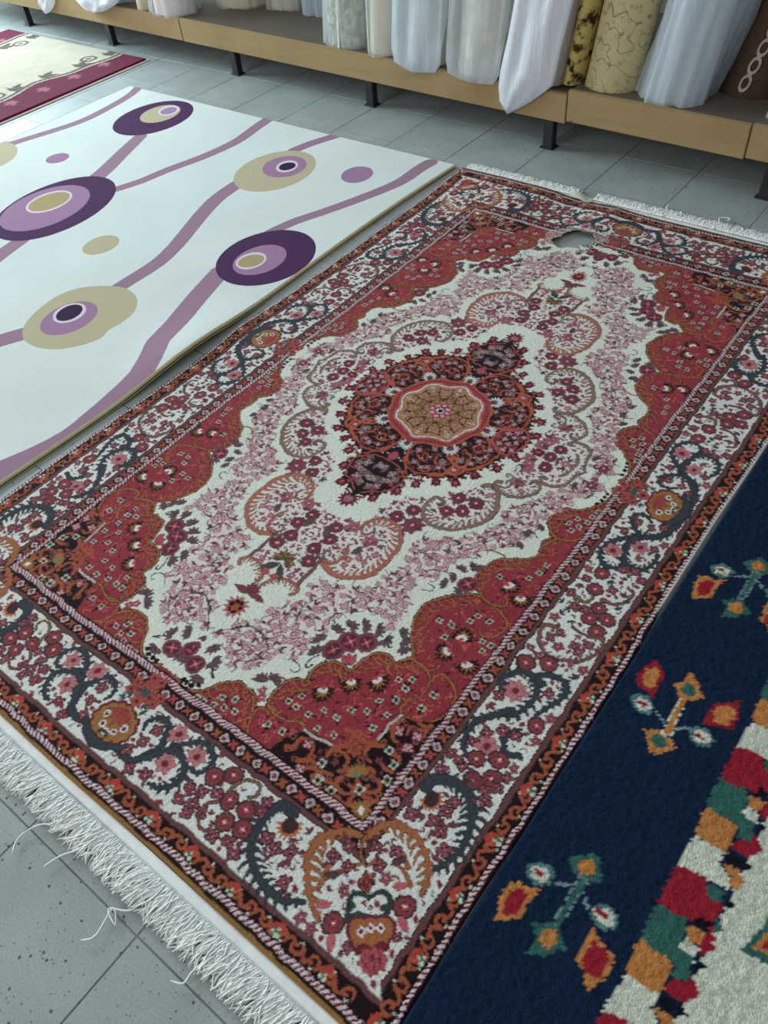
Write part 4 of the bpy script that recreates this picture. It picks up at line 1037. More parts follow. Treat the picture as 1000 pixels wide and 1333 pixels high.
def poly_f(pts_):
    s = spline(pts_, .01, True); best = np.full(AX.shape, 9.0); ins = np.zeros(AX.shape, bool)
    for k in range(len(s)):
        (x0, y0), (x1, y1) = s[k - 1], s[k]
        dx, dy = x1 - x0, y1 - y0; t = np.clip(((AX - x0) * dx + (AY - y0) * dy) / (dx * dx + dy * dy + 1e-12), 0, 1)
        best = np.minimum(best, np.hypot(AX - x0 - t * dx, AY - y0 - t * dy))
        if y0 != y1: ins ^= ((AY > y0) != (AY > y1)) & (AX < (x1 - x0) * (AY - y0) / (y1 - y0) + x0)
    return np.where(ins, best, -best)
def stripe_f(pts_, w0, w1):
    s = spline(pts_, .04); best = np.full(AX.shape, -9.0); n = len(s) - 1
    for k in range(n):
        (x0, y0), (x1, y1) = s[k], s[k + 1]; dx, dy = x1 - x0, y1 - y0
        t = np.clip(((AX - x0) * dx + (AY - y0) * dy) / (dx * dx + dy * dy + 1e-12), 0, 1)
        best = np.maximum(best, (w0 + (w1 - w0) * (k + .5) / n) / 2 - np.hypot(AX - x0 - t * dx, AY - y0 - t * dy))
    return best
mx = lambda *a: np.maximum.reduce(a)
def disc(cx, cy, ra, rb, ang):
    t = np.linspace(0, 2 * math.pi, 14, endpoint=False); c_, s_ = math.cos(ang), math.sin(ang)
    return ell_f([(cx + ra * math.cos(u) * c_ - rb * math.sin(u) * s_, cy + ra * math.cos(u) * s_ + rb * math.sin(u) * c_) for u in t])
stripes = mx(stripe_f([(-2.75,1.297),(-2.696,1.193),(-2.661,1.025),(-2.649,0.855),(-2.681,0.712),(-2.723,0.582),(-2.748,0.503),(-2.803,0.422)] + [(-2.55, .0), (-2.42, -.5), (-2.5, -1.1), (-2.42, -1.8)], .05, .07),
             stripe_f([(-2.231,0.853),(-2.163,0.695),(-2.1,0.558),(-2.065,0.46)], .065, .08),
             stripe_f([(-1.903,0.445),(-1.866,0.542),(-1.844,0.667),(-1.806,0.823)] + [(-1.793,0.9),(-1.785,0.976),(-1.787,1.055),(-1.81,1.176),(-1.824,1.264)], .05, .06),
             stripe_f([(-1.897,-0.027),(-1.878,-0.108),(-1.839,-0.227),(-1.763,-0.382)] + [(-1.72, -.62), (-1.86, -1.1), (-1.80, -1.8)], .07, .09),
             stripe_f([(-1.288,-0.05),(-1.29,0.029),(-1.295,0.135),(-1.327,0.247),(-1.413,0.451)] + [(-1.454,0.563),(-1.471,0.648),(-1.478,0.725)], .06, .07),
             stripe_f([(-1.486,1.068),(-1.466,1.161),(-1.426,1.26),(-1.393,1.373)], .055, .055),
             stripe_f([(-1.084,0.492),(-1.059,0.599),(-1.004,0.725),(-0.944,0.882),(-0.901,1.035),(-0.904,1.168),(-0.901,1.239)], .05, .06),
             stripe_f([(-1.051,0.206),(-1.022,0.112)] + [(-0.997,0.035),(-0.949,-0.096),(-0.92,-0.196)] + [(-0.895,-0.234),(-0.84,-0.335),(-0.819,-0.447),(-0.805,-0.548),(-0.796,-0.628),(-0.813,-0.73),(-0.843,-0.82),(-0.869,-0.897)] + [(-.98, -1.18), (-.93, -1.45), (-.98, -1.8)], .078, .085),
             stripe_f([(-1.342,-0.395),(-1.366,-0.437),(-1.39,-0.486),(-1.411,-0.553)] + [(-1.47, -.66), (-1.45, -1.1), (-1.28, -1.8)], .075, .08))
dark = mx(disc(-1.83, -.95, .24, .17, .5), disc(-2.47, -.62, .20, .15, .2), disc(-1.25, -1.42, .20, .15, .9), ell_f([(-2.435,0.861),(-2.358,0.83),(-2.275,0.839),(-2.212,0.916),(-2.174,1.016),(-2.19,1.119),(-2.242,1.195),(-2.344,1.241),(-2.43,1.219),(-2.491,1.159),(-2.522,1.046),(-2.495,0.943)]),
          ell_f([(-2.144,0.052),(-2.187,0.111),(-2.223,0.264),(-2.189,0.383),(-2.113,0.462),(-1.995,0.485),(-1.91,0.452),(-1.826,0.348),(-1.801,0.219),(-1.814,0.104),(-1.865,0.01),(-1.932,-0.042),(-2.031,-0.064)]),
          ell_f([(-1.078,0.211),(-1.133,0.286),(-1.141,0.392),(-1.1,0.494),(-1.014,0.549),(-0.922,0.536),(-0.851,0.488),(-0.802,0.369),(-0.831,0.262),(-0.9,0.187),(-0.974,0.169)]))
beige = mx(disc(-2.42, -1.42, .21, .15, .3), disc(-1.6, -1.3, .08, .06, .4), ell_f([(-1.499,0.72),(-1.56,0.8),(-1.581,0.92),(-1.553,1.01),(-1.481,1.07),(-1.383,1.066),(-1.315,1.013),(-1.266,0.897),(-1.279,0.795),(-1.337,0.73),(-1.407,0.693)]),
           poly_f([(-1.329,-0.408),(-1.38,-0.368),(-1.415,-0.301),(-1.435,-0.206),(-1.413,-0.13),(-1.352,-0.074),(-1.268,-0.038),(-1.181,-0.058),(-1.125,-0.115),(-1.11,-0.178),(-1.113,-0.23),(-1.099,-0.276),(-1.119,-0.329),(-1.162,-0.382),(-1.229,-0.416),(-1.29,-0.419)]),
           ell_f([(-2.608,0.294),(-2.57,0.314),(-2.585,0.392),(-2.633,0.469),(-2.686,0.508),(-2.764,0.513),(-2.811,0.498),(-2.849,0.452)]),
           ell_f([(-1.616,0.049),(-1.643,0.096),(-1.646,0.15),(-1.607,0.181),(-1.555,0.174),(-1.52,0.12),(-1.535,0.071),(-1.574,0.042)]),
           ell_f([(-2.396,0.991),(-2.438,1.057),(-2.435,1.138),(-2.39,1.183),(-2.315,1.174),(-2.264,1.097),(-2.273,1.023),(-2.332,0.98)]),)
mauve = mx(disc(-1.86, -.93, .15, .10, .5), disc(-1.27, -1.40, .12, .09, .9), disc(-1.62, -.5, .07, .05, .3), disc(-2.4, -1.4, .12, .08, .3), ell_f([(-2.128,0.04),(-2.161,0.083),(-2.205,0.197),(-2.18,0.309),(-2.095,0.381),(-2.014,0.386),(-1.938,0.34),(-1.894,0.249),(-1.891,0.14),(-1.925,0.053),(-1.99,0.007),(-2.054,0.001)]),
           ell_f([(-1.042,0.253),(-1.066,0.302),(-1.061,0.381),(-1.017,0.434),(-0.953,0.43),(-0.91,0.39),(-0.894,0.316),(-0.92,0.261),(-0.985,0.233)]),
           ell_f([(-1.472,0.86),(-1.508,0.928),(-1.492,0.995),(-1.442,1.027),(-1.369,1.014),(-1.323,0.937),(-1.341,0.864),(-1.407,0.837)]),
           ell_f([(-1.327,-0.343),(-1.36,-0.305),(-1.369,-0.236),(-1.344,-0.183),(-1.284,-0.156),(-1.242,-0.176),(-1.206,-0.235),(-1.205,-0.298),(-1.24,-0.341),(-1.289,-0.356)]),
           ell_f([(-1.136,0.965),(-1.165,1.019),(-1.139,1.075),(-1.081,1.082),(-1.04,1.042),(-1.043,0.973),(-1.088,0.942)]),
           ell_f([(-2.423,0.475),(-2.451,0.519),(-2.427,0.561),(-2.384,0.57),(-2.349,0.526),(-2.364,0.479)]))
ringw = mx(disc(-1.88, -.92, .085, .06, .5), disc(-2.41, -1.39, .065, .05, .3), ell_f([(-2.127,0.164),(-2.153,0.214),(-2.144,0.284),(-2.104,0.332),(-2.044,0.326),(-1.992,0.258),(-1.999,0.188),(-2.04,0.145)]),
           ell_f([(-1.042,0.273),(-1.06,0.31),(-1.043,0.354),(-1.006,0.372),(-0.968,0.351),(-0.955,0.298),(-0.985,0.26)]),
           ell_f([(-1.438,0.906),(-1.455,0.947),(-1.441,0.983),(-1.4,0.989),(-1.367,0.957),(-1.361,0.912),(-1.392,0.887)]),
           ell_f([(-1.334,-0.289),(-1.357,-0.259),(-1.359,-0.208),(-1.322,-0.181),(-1.282,-0.192),(-1.255,-0.242),(-1.279,-0.286)]),
           ell_f([(-2.374,1.088),(-2.399,1.134),(-2.386,1.179),(-2.333,1.181),(-2.294,1.141),(-2.295,1.097),(-2.331,1.074)]))
coreb = mx(disc(-1.88, -.92, .073, .05, .5), ell_f([(-2.119,0.169),(-2.139,0.215),(-2.13,0.279),(-2.097,0.32),(-2.044,0.316),(-2.004,0.258),(-2.012,0.193),(-2.049,0.156)]),
           ell_f([(-1.035,0.277),(-1.048,0.308),(-1.03,0.344),(-1,0.359),(-0.973,0.344),(-0.965,0.303),(-0.992,0.27)]))
cored = mx(disc(-2.41, -1.39, .05, .038, .3), ell_f([(-1.431,0.915),(-1.438,0.94),(-1.427,0.969),(-1.399,0.975),(-1.375,0.953),(-1.375,0.921),(-1.4,0.903)]), ell_f([(-1.329,-0.279),(-1.347,-0.253),(-1.347,-0.208),(-1.317,-0.19),(-1.29,-0.2),(-1.27,-0.241),(-1.289,-0.279)]))
corem = ell_f([(-2.364,1.093),(-2.38,1.129),(-2.369,1.164),(-2.329,1.165),(-2.304,1.136),(-2.309,1.105),(-2.337,1.085)])
rr = np.random.default_rng(9)
WZ = .013 + smooth_noise(AX.shape, (9, 6), .0015, 31)
WZ = WZ + .020 * np.exp(-((AY + .18) / .22) ** 2) * np.exp(-((AX - WX1) / .12) ** 2)
edgex = .012 * np.sin((AY + .85) * 3.0) * ss(-1.1, -.82, AX)
white_rug = empty('white_rug', (0, 0, 0)); tag(white_rug, 'white rug with purple, mauve and beige discs on wavy stripes', 'rug')
m = NT('white_rug_pile'); co = m.coord()
def att(nm):
    a = m.n('ShaderNodeAttribute', attribute_name=nm)
    j = m.math('MULTIPLY_ADD', m.noise(260, 2.0, co), .004, -.002)
    return m.math('GREATER_THAN', m.math('ADD', a.outputs['Fac'], j), 0.0)
c = m.ramp(m.noise(3.0, 4.0, co), [(.3, srgb(214, 219, 213)), (.7, srgb(223, 227, 221))])
LAY = (('stripes', stripes, srgb(158, 124, 142)), ('beige2', None, None), ('beige', beige, srgb(190, 178, 146)), ('dark', dark, srgb(78, 44, 82)), ('beigeup', ell_f([(-2.396,0.991),(-2.438,1.057),(-2.435,1.138),(-2.39,1.183),(-2.315,1.174),(-2.264,1.097),(-2.273,1.023),(-2.332,0.98)]), srgb(190, 178, 146)), ('mauve', mauve, srgb(162, 124, 152)),
       ('ringw', ringw, srgb(222, 206, 216)), ('coreb', coreb, srgb(176, 156, 110)), ('cored', cored, srgb(56, 34, 62)), ('corem', corem, srgb(162, 132, 160)))
fl_ = {}
for nm, f, colr in LAY:
    if f is None: continue
    fl_[nm] = f; c = m.mix(att(nm), c, colr)
n1 = m.noise(300, 2.0, co)
vv_ = m.math('MULTIPLY_ADD', n1, .24, .88); cb = m.n('ShaderNodeCombineColor')
for i in range(3): m.l(vv_, cb.inputs[i])
m.base(m.mix(1.0, c, cb.outputs[0], 'MULTIPLY')); m.set(Roughness=.95, Specular_IOR_Level=.12); m.bump(n1, .4, .002)
WP = np.stack([AX + edgex, AY, WZ], -1)
grid_mesh('pile', WP, m.m, white_rug, True, None, None, fl_)
CREAM = plain('cream_binding', srgb(222, 212, 168), .85, .15, 30, .06, .5, 300, .002)
BACK = plain('jute_backing', srgb(150, 132, 104), .95, .1, 60, .1)
def binding(line, inward, name='edge_binding'):
    """rounded bound edge following a line of points"""
    L = np.array(line); rows = []
    for k in range(6):
        a = -math.pi / 2 + math.pi * k / 5
        rows.append(L + np.array([0, 0, -.0055]) - np.array(inward) * (.006 * math.cos(a))[None] if False else L + np.array([0, 0, -.0055 + .0062 * math.sin(a)]) - np.array(inward) * (.0065 * math.cos(a)))
    o = grid_mesh(name, np.array(rows), CREAM, white_rug); return o
binding(WP[:, -1], (-1, 0, 0)); binding(WP[::-1, 0], (1, 0, 0)); binding(WP[-1, ::-1], (0, -1, 0)); binding(WP[0], (0, 1, 0))
# backing with its own thickness, slightly proud of the pile on the long side
bk = [WP[:, -1] + np.array([.010, 0, -.0095]), WP[:, -1] + np.array([.010, 0, -.0125]) , WP[:, -1] + np.array([-.05, 0, -.0125])]
bo = grid_mesh('backing_edge', np.array(bk), CREAM, white_rug)
bb = np.array(bk); 
u_ = np.linspace(0, 1, 40); 
under = WP[::6, ::6].copy(); under[..., 2] = np.maximum(under[..., 2] - .0105, .0006); under[:, -1, 0] = WX1 + .0; grid_mesh('backing', under, BACK, white_rug)

# ------------------------------------------------------------------ beige rug with burgundy borders
BX0, BX1, BY0, BY1 = -4.36, -3.05, -.75, 1.60
nx, ny = 210, 330
bx = np.linspace(BX0, BX1, nx); by = np.linspace(BY0, BY1, ny); AX, AY = np.meshgrid(bx, by)
bc = np.zeros((ny, nx, 3)); bc[:] = srgb(196, 188, 166)
bc += smooth_noise((ny, nx), (30, 20), .03, 41)[..., None]
e = np.minimum(AX - BX0, BX1 - AX)
wav = .035 * np.sin(AY * 7.5) + .012 * np.sin(AY * 19)
burg = srgb(104, 18, 52)
bc[e < .225 + wav] = burg
cvb = np.abs(e - (.25 + wav)) < .012; bc[cvb] = srgb(94, 84, 72)
for k in range(12):
    yc = BY0 + .1 + k * .2
    for sx in (1, -1):
        xc = (BX1 - .16) if sx > 0 else (BX0 + .16)
        d = np.abs((AX - xc) / .05) + np.abs((AY - yc - .08) / .035 + np.sin(AX * 160) * .3); bc[(d < 1) & (e < .225 + wav)] = srgb(158, 96, 108)
        xl = (BX1 - .30 - .03 * math.sin(yc * 7.5)) if sx > 0 else (BX0 + .30)
        for da in (0, 1, 2):
            d = np.abs(((AX - xl - .02 * da) * math.cos(da) + (AY - yc - .03 * da) * math.sin(da)) / .06) + np.abs((-(AX - xl) * math.sin(da) + (AY - yc) * math.cos(da)) / .022); bc[d < 1] = srgb(98, 88, 78)
        if k % 3 == 1:
            r = np.hypot(AX - (xl - sx * .04), AY - yc - .1); bc[(r < .05) & (r > .032)] = srgb(98, 84, 76); bc[r < .018] = srgb(140, 110, 100)
bc *= (1 + np.random.default_rng(4).normal(0, .05, (ny, nx)))[..., None]
BZ = .011 + smooth_noise(AX.shape, (8, 5), .0009, 44); BZ[0] = BZ[-1] = .001; BZ[:, 0] = BZ[:, -1] = .001
brug = empty('beige_rug', (0, 0, 0)); tag(brug, 'beige rug with burgundy scalloped side borders and vine trim', 'rug')
grid_mesh('pile', np.stack([AX, AY, BZ], -1), PILE, brug, True, None, bc)
v, f = box_data(BX0 - .004, BX1 + .018, BY0 - .004, BY1 + .004, .0008, .004)
mesh_obj('backing', v, f, plain('beige_backing', srgb(196, 176, 164), .95, .1), brug)

# ------------------------------------------------------------------ navy tribal rug
NX0, NX1, NY0, NY1 = .7535, 1.7505, -1.95, 1.05
KN = .0042
nx, ny = int((NX1 - NX0) / KN), int((NY1 - NY0) / KN)
nxs = NX0 + (np.arange(nx) + .5) * KN; nys = NY0 + (np.arange(ny) + .5) * KN; AX, AY = np.meshgrid(nxs, nys)
nr2 = np.random.default_rng(12)
JX = AX + nr2.normal(0, .0009, AX.shape) + .0008 * np.sign(np.sin(AY * 420)); JY = AY + nr2.normal(0, .0008, AX.shape)      # ragged knot edges
nc = np.zeros((ny, nx, 3)); NAVY = srgb(14, 34, 58); nc[:] = NAVY
n_or = srgb(190, 124, 66); n_red = srgb(150, 32, 46); n_tl = srgb(52, 98, 88); n_wh = srgb(206, 208, 190); n_bk = srgb(14, 16, 26); n_gr = srgb(120, 140, 144); n_te2 = srgb(84, 120, 116)
def npoly(p, colr, dy=0.0, mirror=False):
    s = np.array(p) + (0, dy)
    if s[:, 1].max() < NY0 or s[:, 1].min() > NY1: return
    ins = np.zeros(AX.shape, bool); XX = (2 * 1.252 - JX) if mirror else JX
    for k in range(len(s)):
        (x0, y0), (x1, y1) = s[k - 1], s[k]
        if y0 != y1: ins ^= ((JY > y0) != (JY > y1)) & (XX < (x1 - x0) * (JY - y0) / (y1 - y0) + x0)
    nc[ins] = colr
PER = .255
for mir in (False, True):
    XX = (2 * 1.252 - JX) if mir else JX
    nc[(XX > 1.075) & (XX < 1.26)] = n_wh
    colours = [n_or, n_wh, n_red, n_tl]
    # stepped band: large blocks leaning along the edge
    BL = [(n_or, [(0.987,-0.633),(0.995,-0.608),(1.039,-0.6),(1.042,-0.621),(1.044,-0.654),(1.044,-0.677),(1.023,-0.68),(1.01,-0.678),(0.991,-0.678)]),
          (n_wh, [(0.992,-0.68),(1.01,-0.678),(1.044,-0.677),(1.04,-0.697),(1.065,-0.715),(1.069,-0.732),(1.045,-0.733),(1.033,-0.734),(1.008,-0.741),(0.987,-0.745)]),
          (n_red, [(0.987,-0.745),(1,-0.736),(1.033,-0.734),(1.044,-0.757),(1.072,-0.757),(1.069,-0.793),(1.071,-0.804),(1.033,-0.806),(1.015,-0.814),(0.987,-0.812)]),
          (n_tl, [(0.987,-0.812),(1.015,-0.814),(1.033,-0.806),(1.042,-0.826),(1.039,-0.854),(1.064,-0.857),(1.065,-0.88),(1.041,-0.878),(1.012,-0.88),(0.985,-0.874)]),
          (n_wh, [(1.039,-0.6),(1.067,-0.592),(1.064,-0.617),(1.044,-0.62)]), (n_tl, [(1.043,-0.622),(1.066,-0.617),(1.07,-0.637),(1.049,-0.642)]), (n_red, [(1.049,-0.642),(1.069,-0.639),(1.071,-0.619),(1.09,-0.639),(1.075,-0.664),(1.047,-0.666)]),
          (n_bk, [(1.045,-0.673),(1.068,-0.669),(1.072,-0.688),(1.049,-0.689)]), (n_bk, [(1.074,-0.667),(1.088,-0.677),(1.073,-0.691)]), (n_or, [(1.042,-0.695),(1.068,-0.691),(1.084,-0.704),(1.08,-0.724),(1.069,-0.725),(1.063,-0.709)]),
          (n_tl, [(1.04,-0.736),(1.067,-0.737),(1.067,-0.758),(1.043,-0.758)]), (n_bk, [(1.072,-0.733),(1.086,-0.75),(1.073,-0.76)]), (n_bk, [(1.046,-0.793),(1.066,-0.792),(1.066,-0.808),(1.045,-0.81)]), (n_tl, [(1.07,-0.779),(1.087,-0.79),(1.074,-0.805)]),
          (n_or, [(1.039,-0.815),(1.065,-0.812),(1.068,-0.832),(1.046,-0.836)]), (n_wh, [(1.043,-0.835),(1.064,-0.838),(1.064,-0.857),(1.039,-0.854)]), (n_red, [(1.065,-0.812),(1.073,-0.803),(1.086,-0.825),(1.07,-0.844),(1.063,-0.836)]), (n_bk, [(1.07,-0.853),(1.084,-0.855),(1.072,-0.876)])]
    for k in range(-6, 8):
        for colr, p in BL: npoly(p, colr, k * PER, mir)
    # small diamonds in the pale field
    for k in range(-5, 5):
        dp = [(1.126,-0.768),(1.133,-0.733),(1.156,-0.735),(1.178,-0.758),(1.173,-0.799),(1.146,-0.8),(1.115,-0.806)]
        npoly(dp, n_tl, k * .51, mir); c0 = np.mean(dp, 0); npoly(c0 + (np.array(dp) - c0) * .55, n_or, k * .51, mir); npoly(c0 + (np.array(dp) - c0) * .25, n_red, k * .51, mir)
    # flower motif, two colourings alternate along the navy border
    def motif(dy, alt):
        o1, i1 = (n_or, n_red) if alt else (n_red, n_or)
        d1, d2, st = (n_tl, n_or, n_gr) if alt else (n_or, n_tl, n_or)
        M = lambda p, colr: npoly([(x_, 2 * -.501 - y_) for x_, y_ in p] if alt else p, colr, dy, mir)
        M([(0.865,-0.52),(0.841,-0.504),(0.843,-0.499),(0.867,-0.514)], n_gr); M([(0.884,-0.518),(0.902,-0.499),(0.904,-0.504),(0.886,-0.52)], n_gr)
        M([(0.843,-0.429),(0.859,-0.415),(0.858,-0.384),(0.868,-0.394),(0.883,-0.399),(0.894,-0.42),(0.906,-0.426),(0.891,-0.439),(0.878,-0.452),(0.867,-0.451),(0.855,-0.437)], d1); M([(0.86,-0.434),(0.865,-0.413),(0.882,-0.411),(0.89,-0.43),(0.878,-0.443)], d2)
        M([(0.841,-0.551),(0.86,-0.533),(0.873,-0.537),(0.892,-0.541),(0.905,-0.552),(0.89,-0.567),(0.882,-0.582),(0.868,-0.582),(0.856,-0.567)], d1); M([(0.858,-0.556),(0.864,-0.541),(0.88,-0.545),(0.89,-0.553),(0.88,-0.569),(0.869,-0.571)], d2)
        M([(0.867,-0.451),(0.88,-0.449),(0.886,-0.536),(0.869,-0.542)], n_wh if not alt else n_gr); M([(0.87,-0.454),(0.878,-0.452),(0.883,-0.532),(0.871,-0.536)], st if not alt else n_tl)
        M([(0.79,-0.5),(0.801,-0.485),(0.818,-0.482),(0.834,-0.493),(0.839,-0.511),(0.826,-0.522),(0.806,-0.519)], n_te2); M([(0.799,-0.501),(0.807,-0.49),(0.823,-0.491),(0.833,-0.503),(0.826,-0.515),(0.811,-0.514)], n_wh); M([(0.803,-0.498),(0.822,-0.499),(0.823,-0.507),(0.804,-0.505)], n_red)
        M([(0.905,-0.501),(0.915,-0.489),(0.934,-0.483),(0.953,-0.498),(0.948,-0.517),(0.93,-0.524),(0.913,-0.518)], n_te2); M([(0.912,-0.505),(0.92,-0.493),(0.937,-0.492),(0.949,-0.501),(0.94,-0.516),(0.923,-0.517)], n_wh); M([(0.914,-0.503),(0.936,-0.502),(0.937,-0.509),(0.916,-0.509)], n_red)
        M([(0.782,-0.461),(0.781,-0.434),(0.789,-0.41),(0.794,-0.397),(0.81,-0.41),(0.825,-0.424),(0.824,-0.454),(0.829,-0.482),(0.813,-0.471),(0.794,-0.47)], o1); M([(0.79,-0.449),(0.792,-0.425),(0.803,-0.412),(0.817,-0.427),(0.817,-0.462),(0.802,-0.462)], i1)
        M([(0.92,-0.484),(0.922,-0.447),(0.923,-0.423),(0.938,-0.418),(0.96,-0.392),(0.96,-0.407),(0.97,-0.423),(0.97,-0.463),(0.939,-0.47),(0.928,-0.478)], o1); M([(0.934,-0.463),(0.928,-0.434),(0.941,-0.416),(0.959,-0.417),(0.965,-0.436),(0.959,-0.461)], i1)
    for k in range(-5, 5): motif(k * .383, k % 2 != 0)
nc *= (1 + nr2.normal(0, .09, AX.shape))[..., None]; nc = np.clip(nc, 0, 1)
NZ = .015 + smooth_noise(AX.shape, (10, 5), .0018, 51) + nr2.normal(0, .0009, AX.shape); NZ[0] = NZ[-1] = .001; NZ[:, 0] = NZ[:, -1] = .001
navy = empty('navy_rug', (0, 0, 0)); tag(navy, 'navy blue rug with stepped multicolour band and small flower motifs', 'rug')
SHAG = pile_material('shaggy_pile', 300, .6, .004, .0, .25)
grid_mesh('pile', np.stack([AX, AY, NZ], -1), SHAG, navy, True, None, nc)

# ------------------------------------------------------------------ low wooden platform with carpet rolls
PR = math.atan(-0.034)
plat = empty('display_platform', (0, 1.555, 0), PR)
tag(plat, 'low wooden platform on black steel legs, carrying the standing carpet rolls', 'platform')
def wood_face(name, c0, c1, sx=1.0):
    m = NT(name); co = m.coord(); mp = m.n('ShaderNodeMapping'); mp.inputs['Scale'].default_value = (2.0, 30, 30); m.l(co, mp.inputs[0])
    grain = m.noise(1.6, 5.0, mp.outputs[0]); blot = m.noise(3.0, 3.0, co)
    c = m.mix(m.math('MULTIPLY', grain, .6), c0, c1); st = m.ramp(blot, [(.45, (1, 1, 1)), (.75, (.8, .74, .68))])
    c = m.mix(1.0, c, st, 'MULTIPLY')
    vor = m.n('ShaderNodeTexVoronoi'); vor.inputs['Scale'].default_value = 9.0; m.l(co, vor.inputs['Vector'])
    c = m.mix(m.math('MULTIPLY', m.math('LESS_THAN', vor.outputs['Distance'], .05), .7), c, srgb(60, 44, 34))
    m.base(c); m.set(Roughness=.7, Specular_IOR_Level=.25); m.bump(grain, .25, .002); return m.m
WOODF = wood_face('chipboard_edge', srgb(172, 146, 104), srgb(138, 114, 76))
TOPM = wood_face('worn_dark_board', srgb(112, 102, 90), srgb(84, 76, 68))
STEEL = plain('black_painted_steel', srgb(36, 32, 38), .5, .5, 20, .3, .2, 60)
for k, (xa, xb, za, zb) in enumerate(((-5.4, -2.762, .117, .218), (-2.758, -.493, .116, .222), (-.489, .205, .126, .240), (.209, 1.8, .132, .244))):
    o = bevel_box('front_board', xa, xb, -.006, .016, za, zb, WOODF, plat, .003, 2)
for k, (xa, xb, zz) in enumerate(((-5.4, -3.6, .214), (-3.597, -1.872, .214), (-1.869, -.492, .219), (-.489, 1.8, .236))):
    bevel_box('top_board', xa, xb, .018, 1.02, zz - .022, zz, TOPM, plat, .002)
for k, xl in enumerate((-4.33, -3.47, -2.413, -1.512, -.573, .30, 1.2)):
    for yy in (.028, .62):
        lg = bevel_box('leg', -.022, .022, -.018, .018, 0, .192, STEEL, plat, .003)
        lg.location = (xl, yy + .005 * (k % 2), 0.0)
        fp = bevel_box('foot_plate', -.03, .03, -.026, .026, .0, .005, STEEL, lg, .001)
    bevel_box('cross_bearer', xl - .02, xl + .02, .055, .98, .150, .192, STEEL, plat, .003)

# rolls ---------------------------------------------------------------
def roll_section(a, b, n, wind=2.6, gap=.012):
    """flattened spiral section: outer turn plus inner windings"""
    return [(a * math.cos(t), b * math.sin(t)) for t in np.linspace(0, 2 * math.pi, n, endpoint=False)]
def P2W(x, y): return (x, y)
def tube_loft(name, secs, mat, parent, cap=True, smooth=True):
    """secs: list of (n,3) rings"""
    S = np.array(secs); m_, n = S.shape[:2]; V = S.reshape(-1, 3).tolist(); F = []
    for i in range(m_ - 1):
        for j in range(n):
            k = (j + 1) % n; F.append((i * n + j, i * n + k, (i + 1) * n + k, (i + 1) * n + j))
    if cap: F.append(tuple(range(n - 1, -1, -1))); F.append(tuple((m_ - 1) * n + j for j in range(n)))
    return mesh_obj(name, V, F, mat, parent, smooth)
def spiral_roll(parent, a, b, H, mat, back, tiltx, tilty, turns=3, layer=.013, z0=0.0, rise=0.0):
    """rolled carpet: one continuous spiral sheet with thickness, standing on end"""
    n = 26 * turns; th = np.linspace(0, 2 * math.pi * turns, n); prof = []
    for t in th:
        k = 1 - (t / (2 * math.pi)) * layer / max(a, b) * 1.0
        prof.append((a * k * math.cos(t + 1.9), b * k * math.sin(t + 1.9)))
    prof = np.array(prof); zs = np.array([0, .004, .02, .1, .25, .45, .8, H])
    rows = []
    for z in zs:
        rows.append(np.stack([prof[:, 0] + tiltx * z, prof[:, 1] + tilty * z, np.full(n, z0 + z)], -1))
    o = grid_mesh('carpet', np.array(rows), mat, parent)
    md = o.modifiers.new('thickness', 'SOLIDIFY'); md.thickness = layer * .82; md.offset = -1
    return o
def carpet_mat(name, c0, c1, kind='plain', scale=14.0, thr=.5, ribs=0):
    m = NT(name); co = m.coord()
    n1 = m.noise(scale, 3.0, co); n2 = m.noise(260, 2.0, co)
    if kind == 'plain': c = m.mix(n1, c0, c1)
    elif kind == 'floral':
        vor = m.n('ShaderNodeTexVoronoi', feature='DISTANCE_TO_EDGE'); vor.inputs['Scale'].default_value = scale; m.l(co, vor.inputs['Vector'])
        v2 = m.n('ShaderNodeTexVoronoi'); v2.inputs['Scale'].default_value = scale * 2.0; m.l(co, v2.inputs['Vector'])
        nz = m.noise(scale * .75, 1.0, co)
        line = m.math('LESS_THAN', m.math('ABSOLUTE', m.math('SUBTRACT', nz, .5)), .012)
        ringf = m.math('LESS_THAN', m.math('ABSOLUTE', m.math('SUBTRACT', v2.outputs['Distance'], .26)), .035)
        c = m.mix(m.math('MULTIPLY', m.math('MAXIMUM', line, ringf), .8), c0, c1)
        c = m.mix(m.math('MULTIPLY', n1, .25), c, c1)
    elif kind == 'mottle':
        c = m.ramp(n1, [(thr - .06, c0), (thr + .06, c1)])
    sep = m.math('MULTIPLY_ADD', n2, .3, .85); cb = m.n('ShaderNodeCombineColor')
    for i in range(3): m.l(sep, cb.inputs[i])
    m.base(m.mix(1.0, c, cb.outputs[0], 'MULTIPLY')); m.set(Roughness=.95, Specular_IOR_Level=.1); m.bump(n2, .5, .003); return m.m
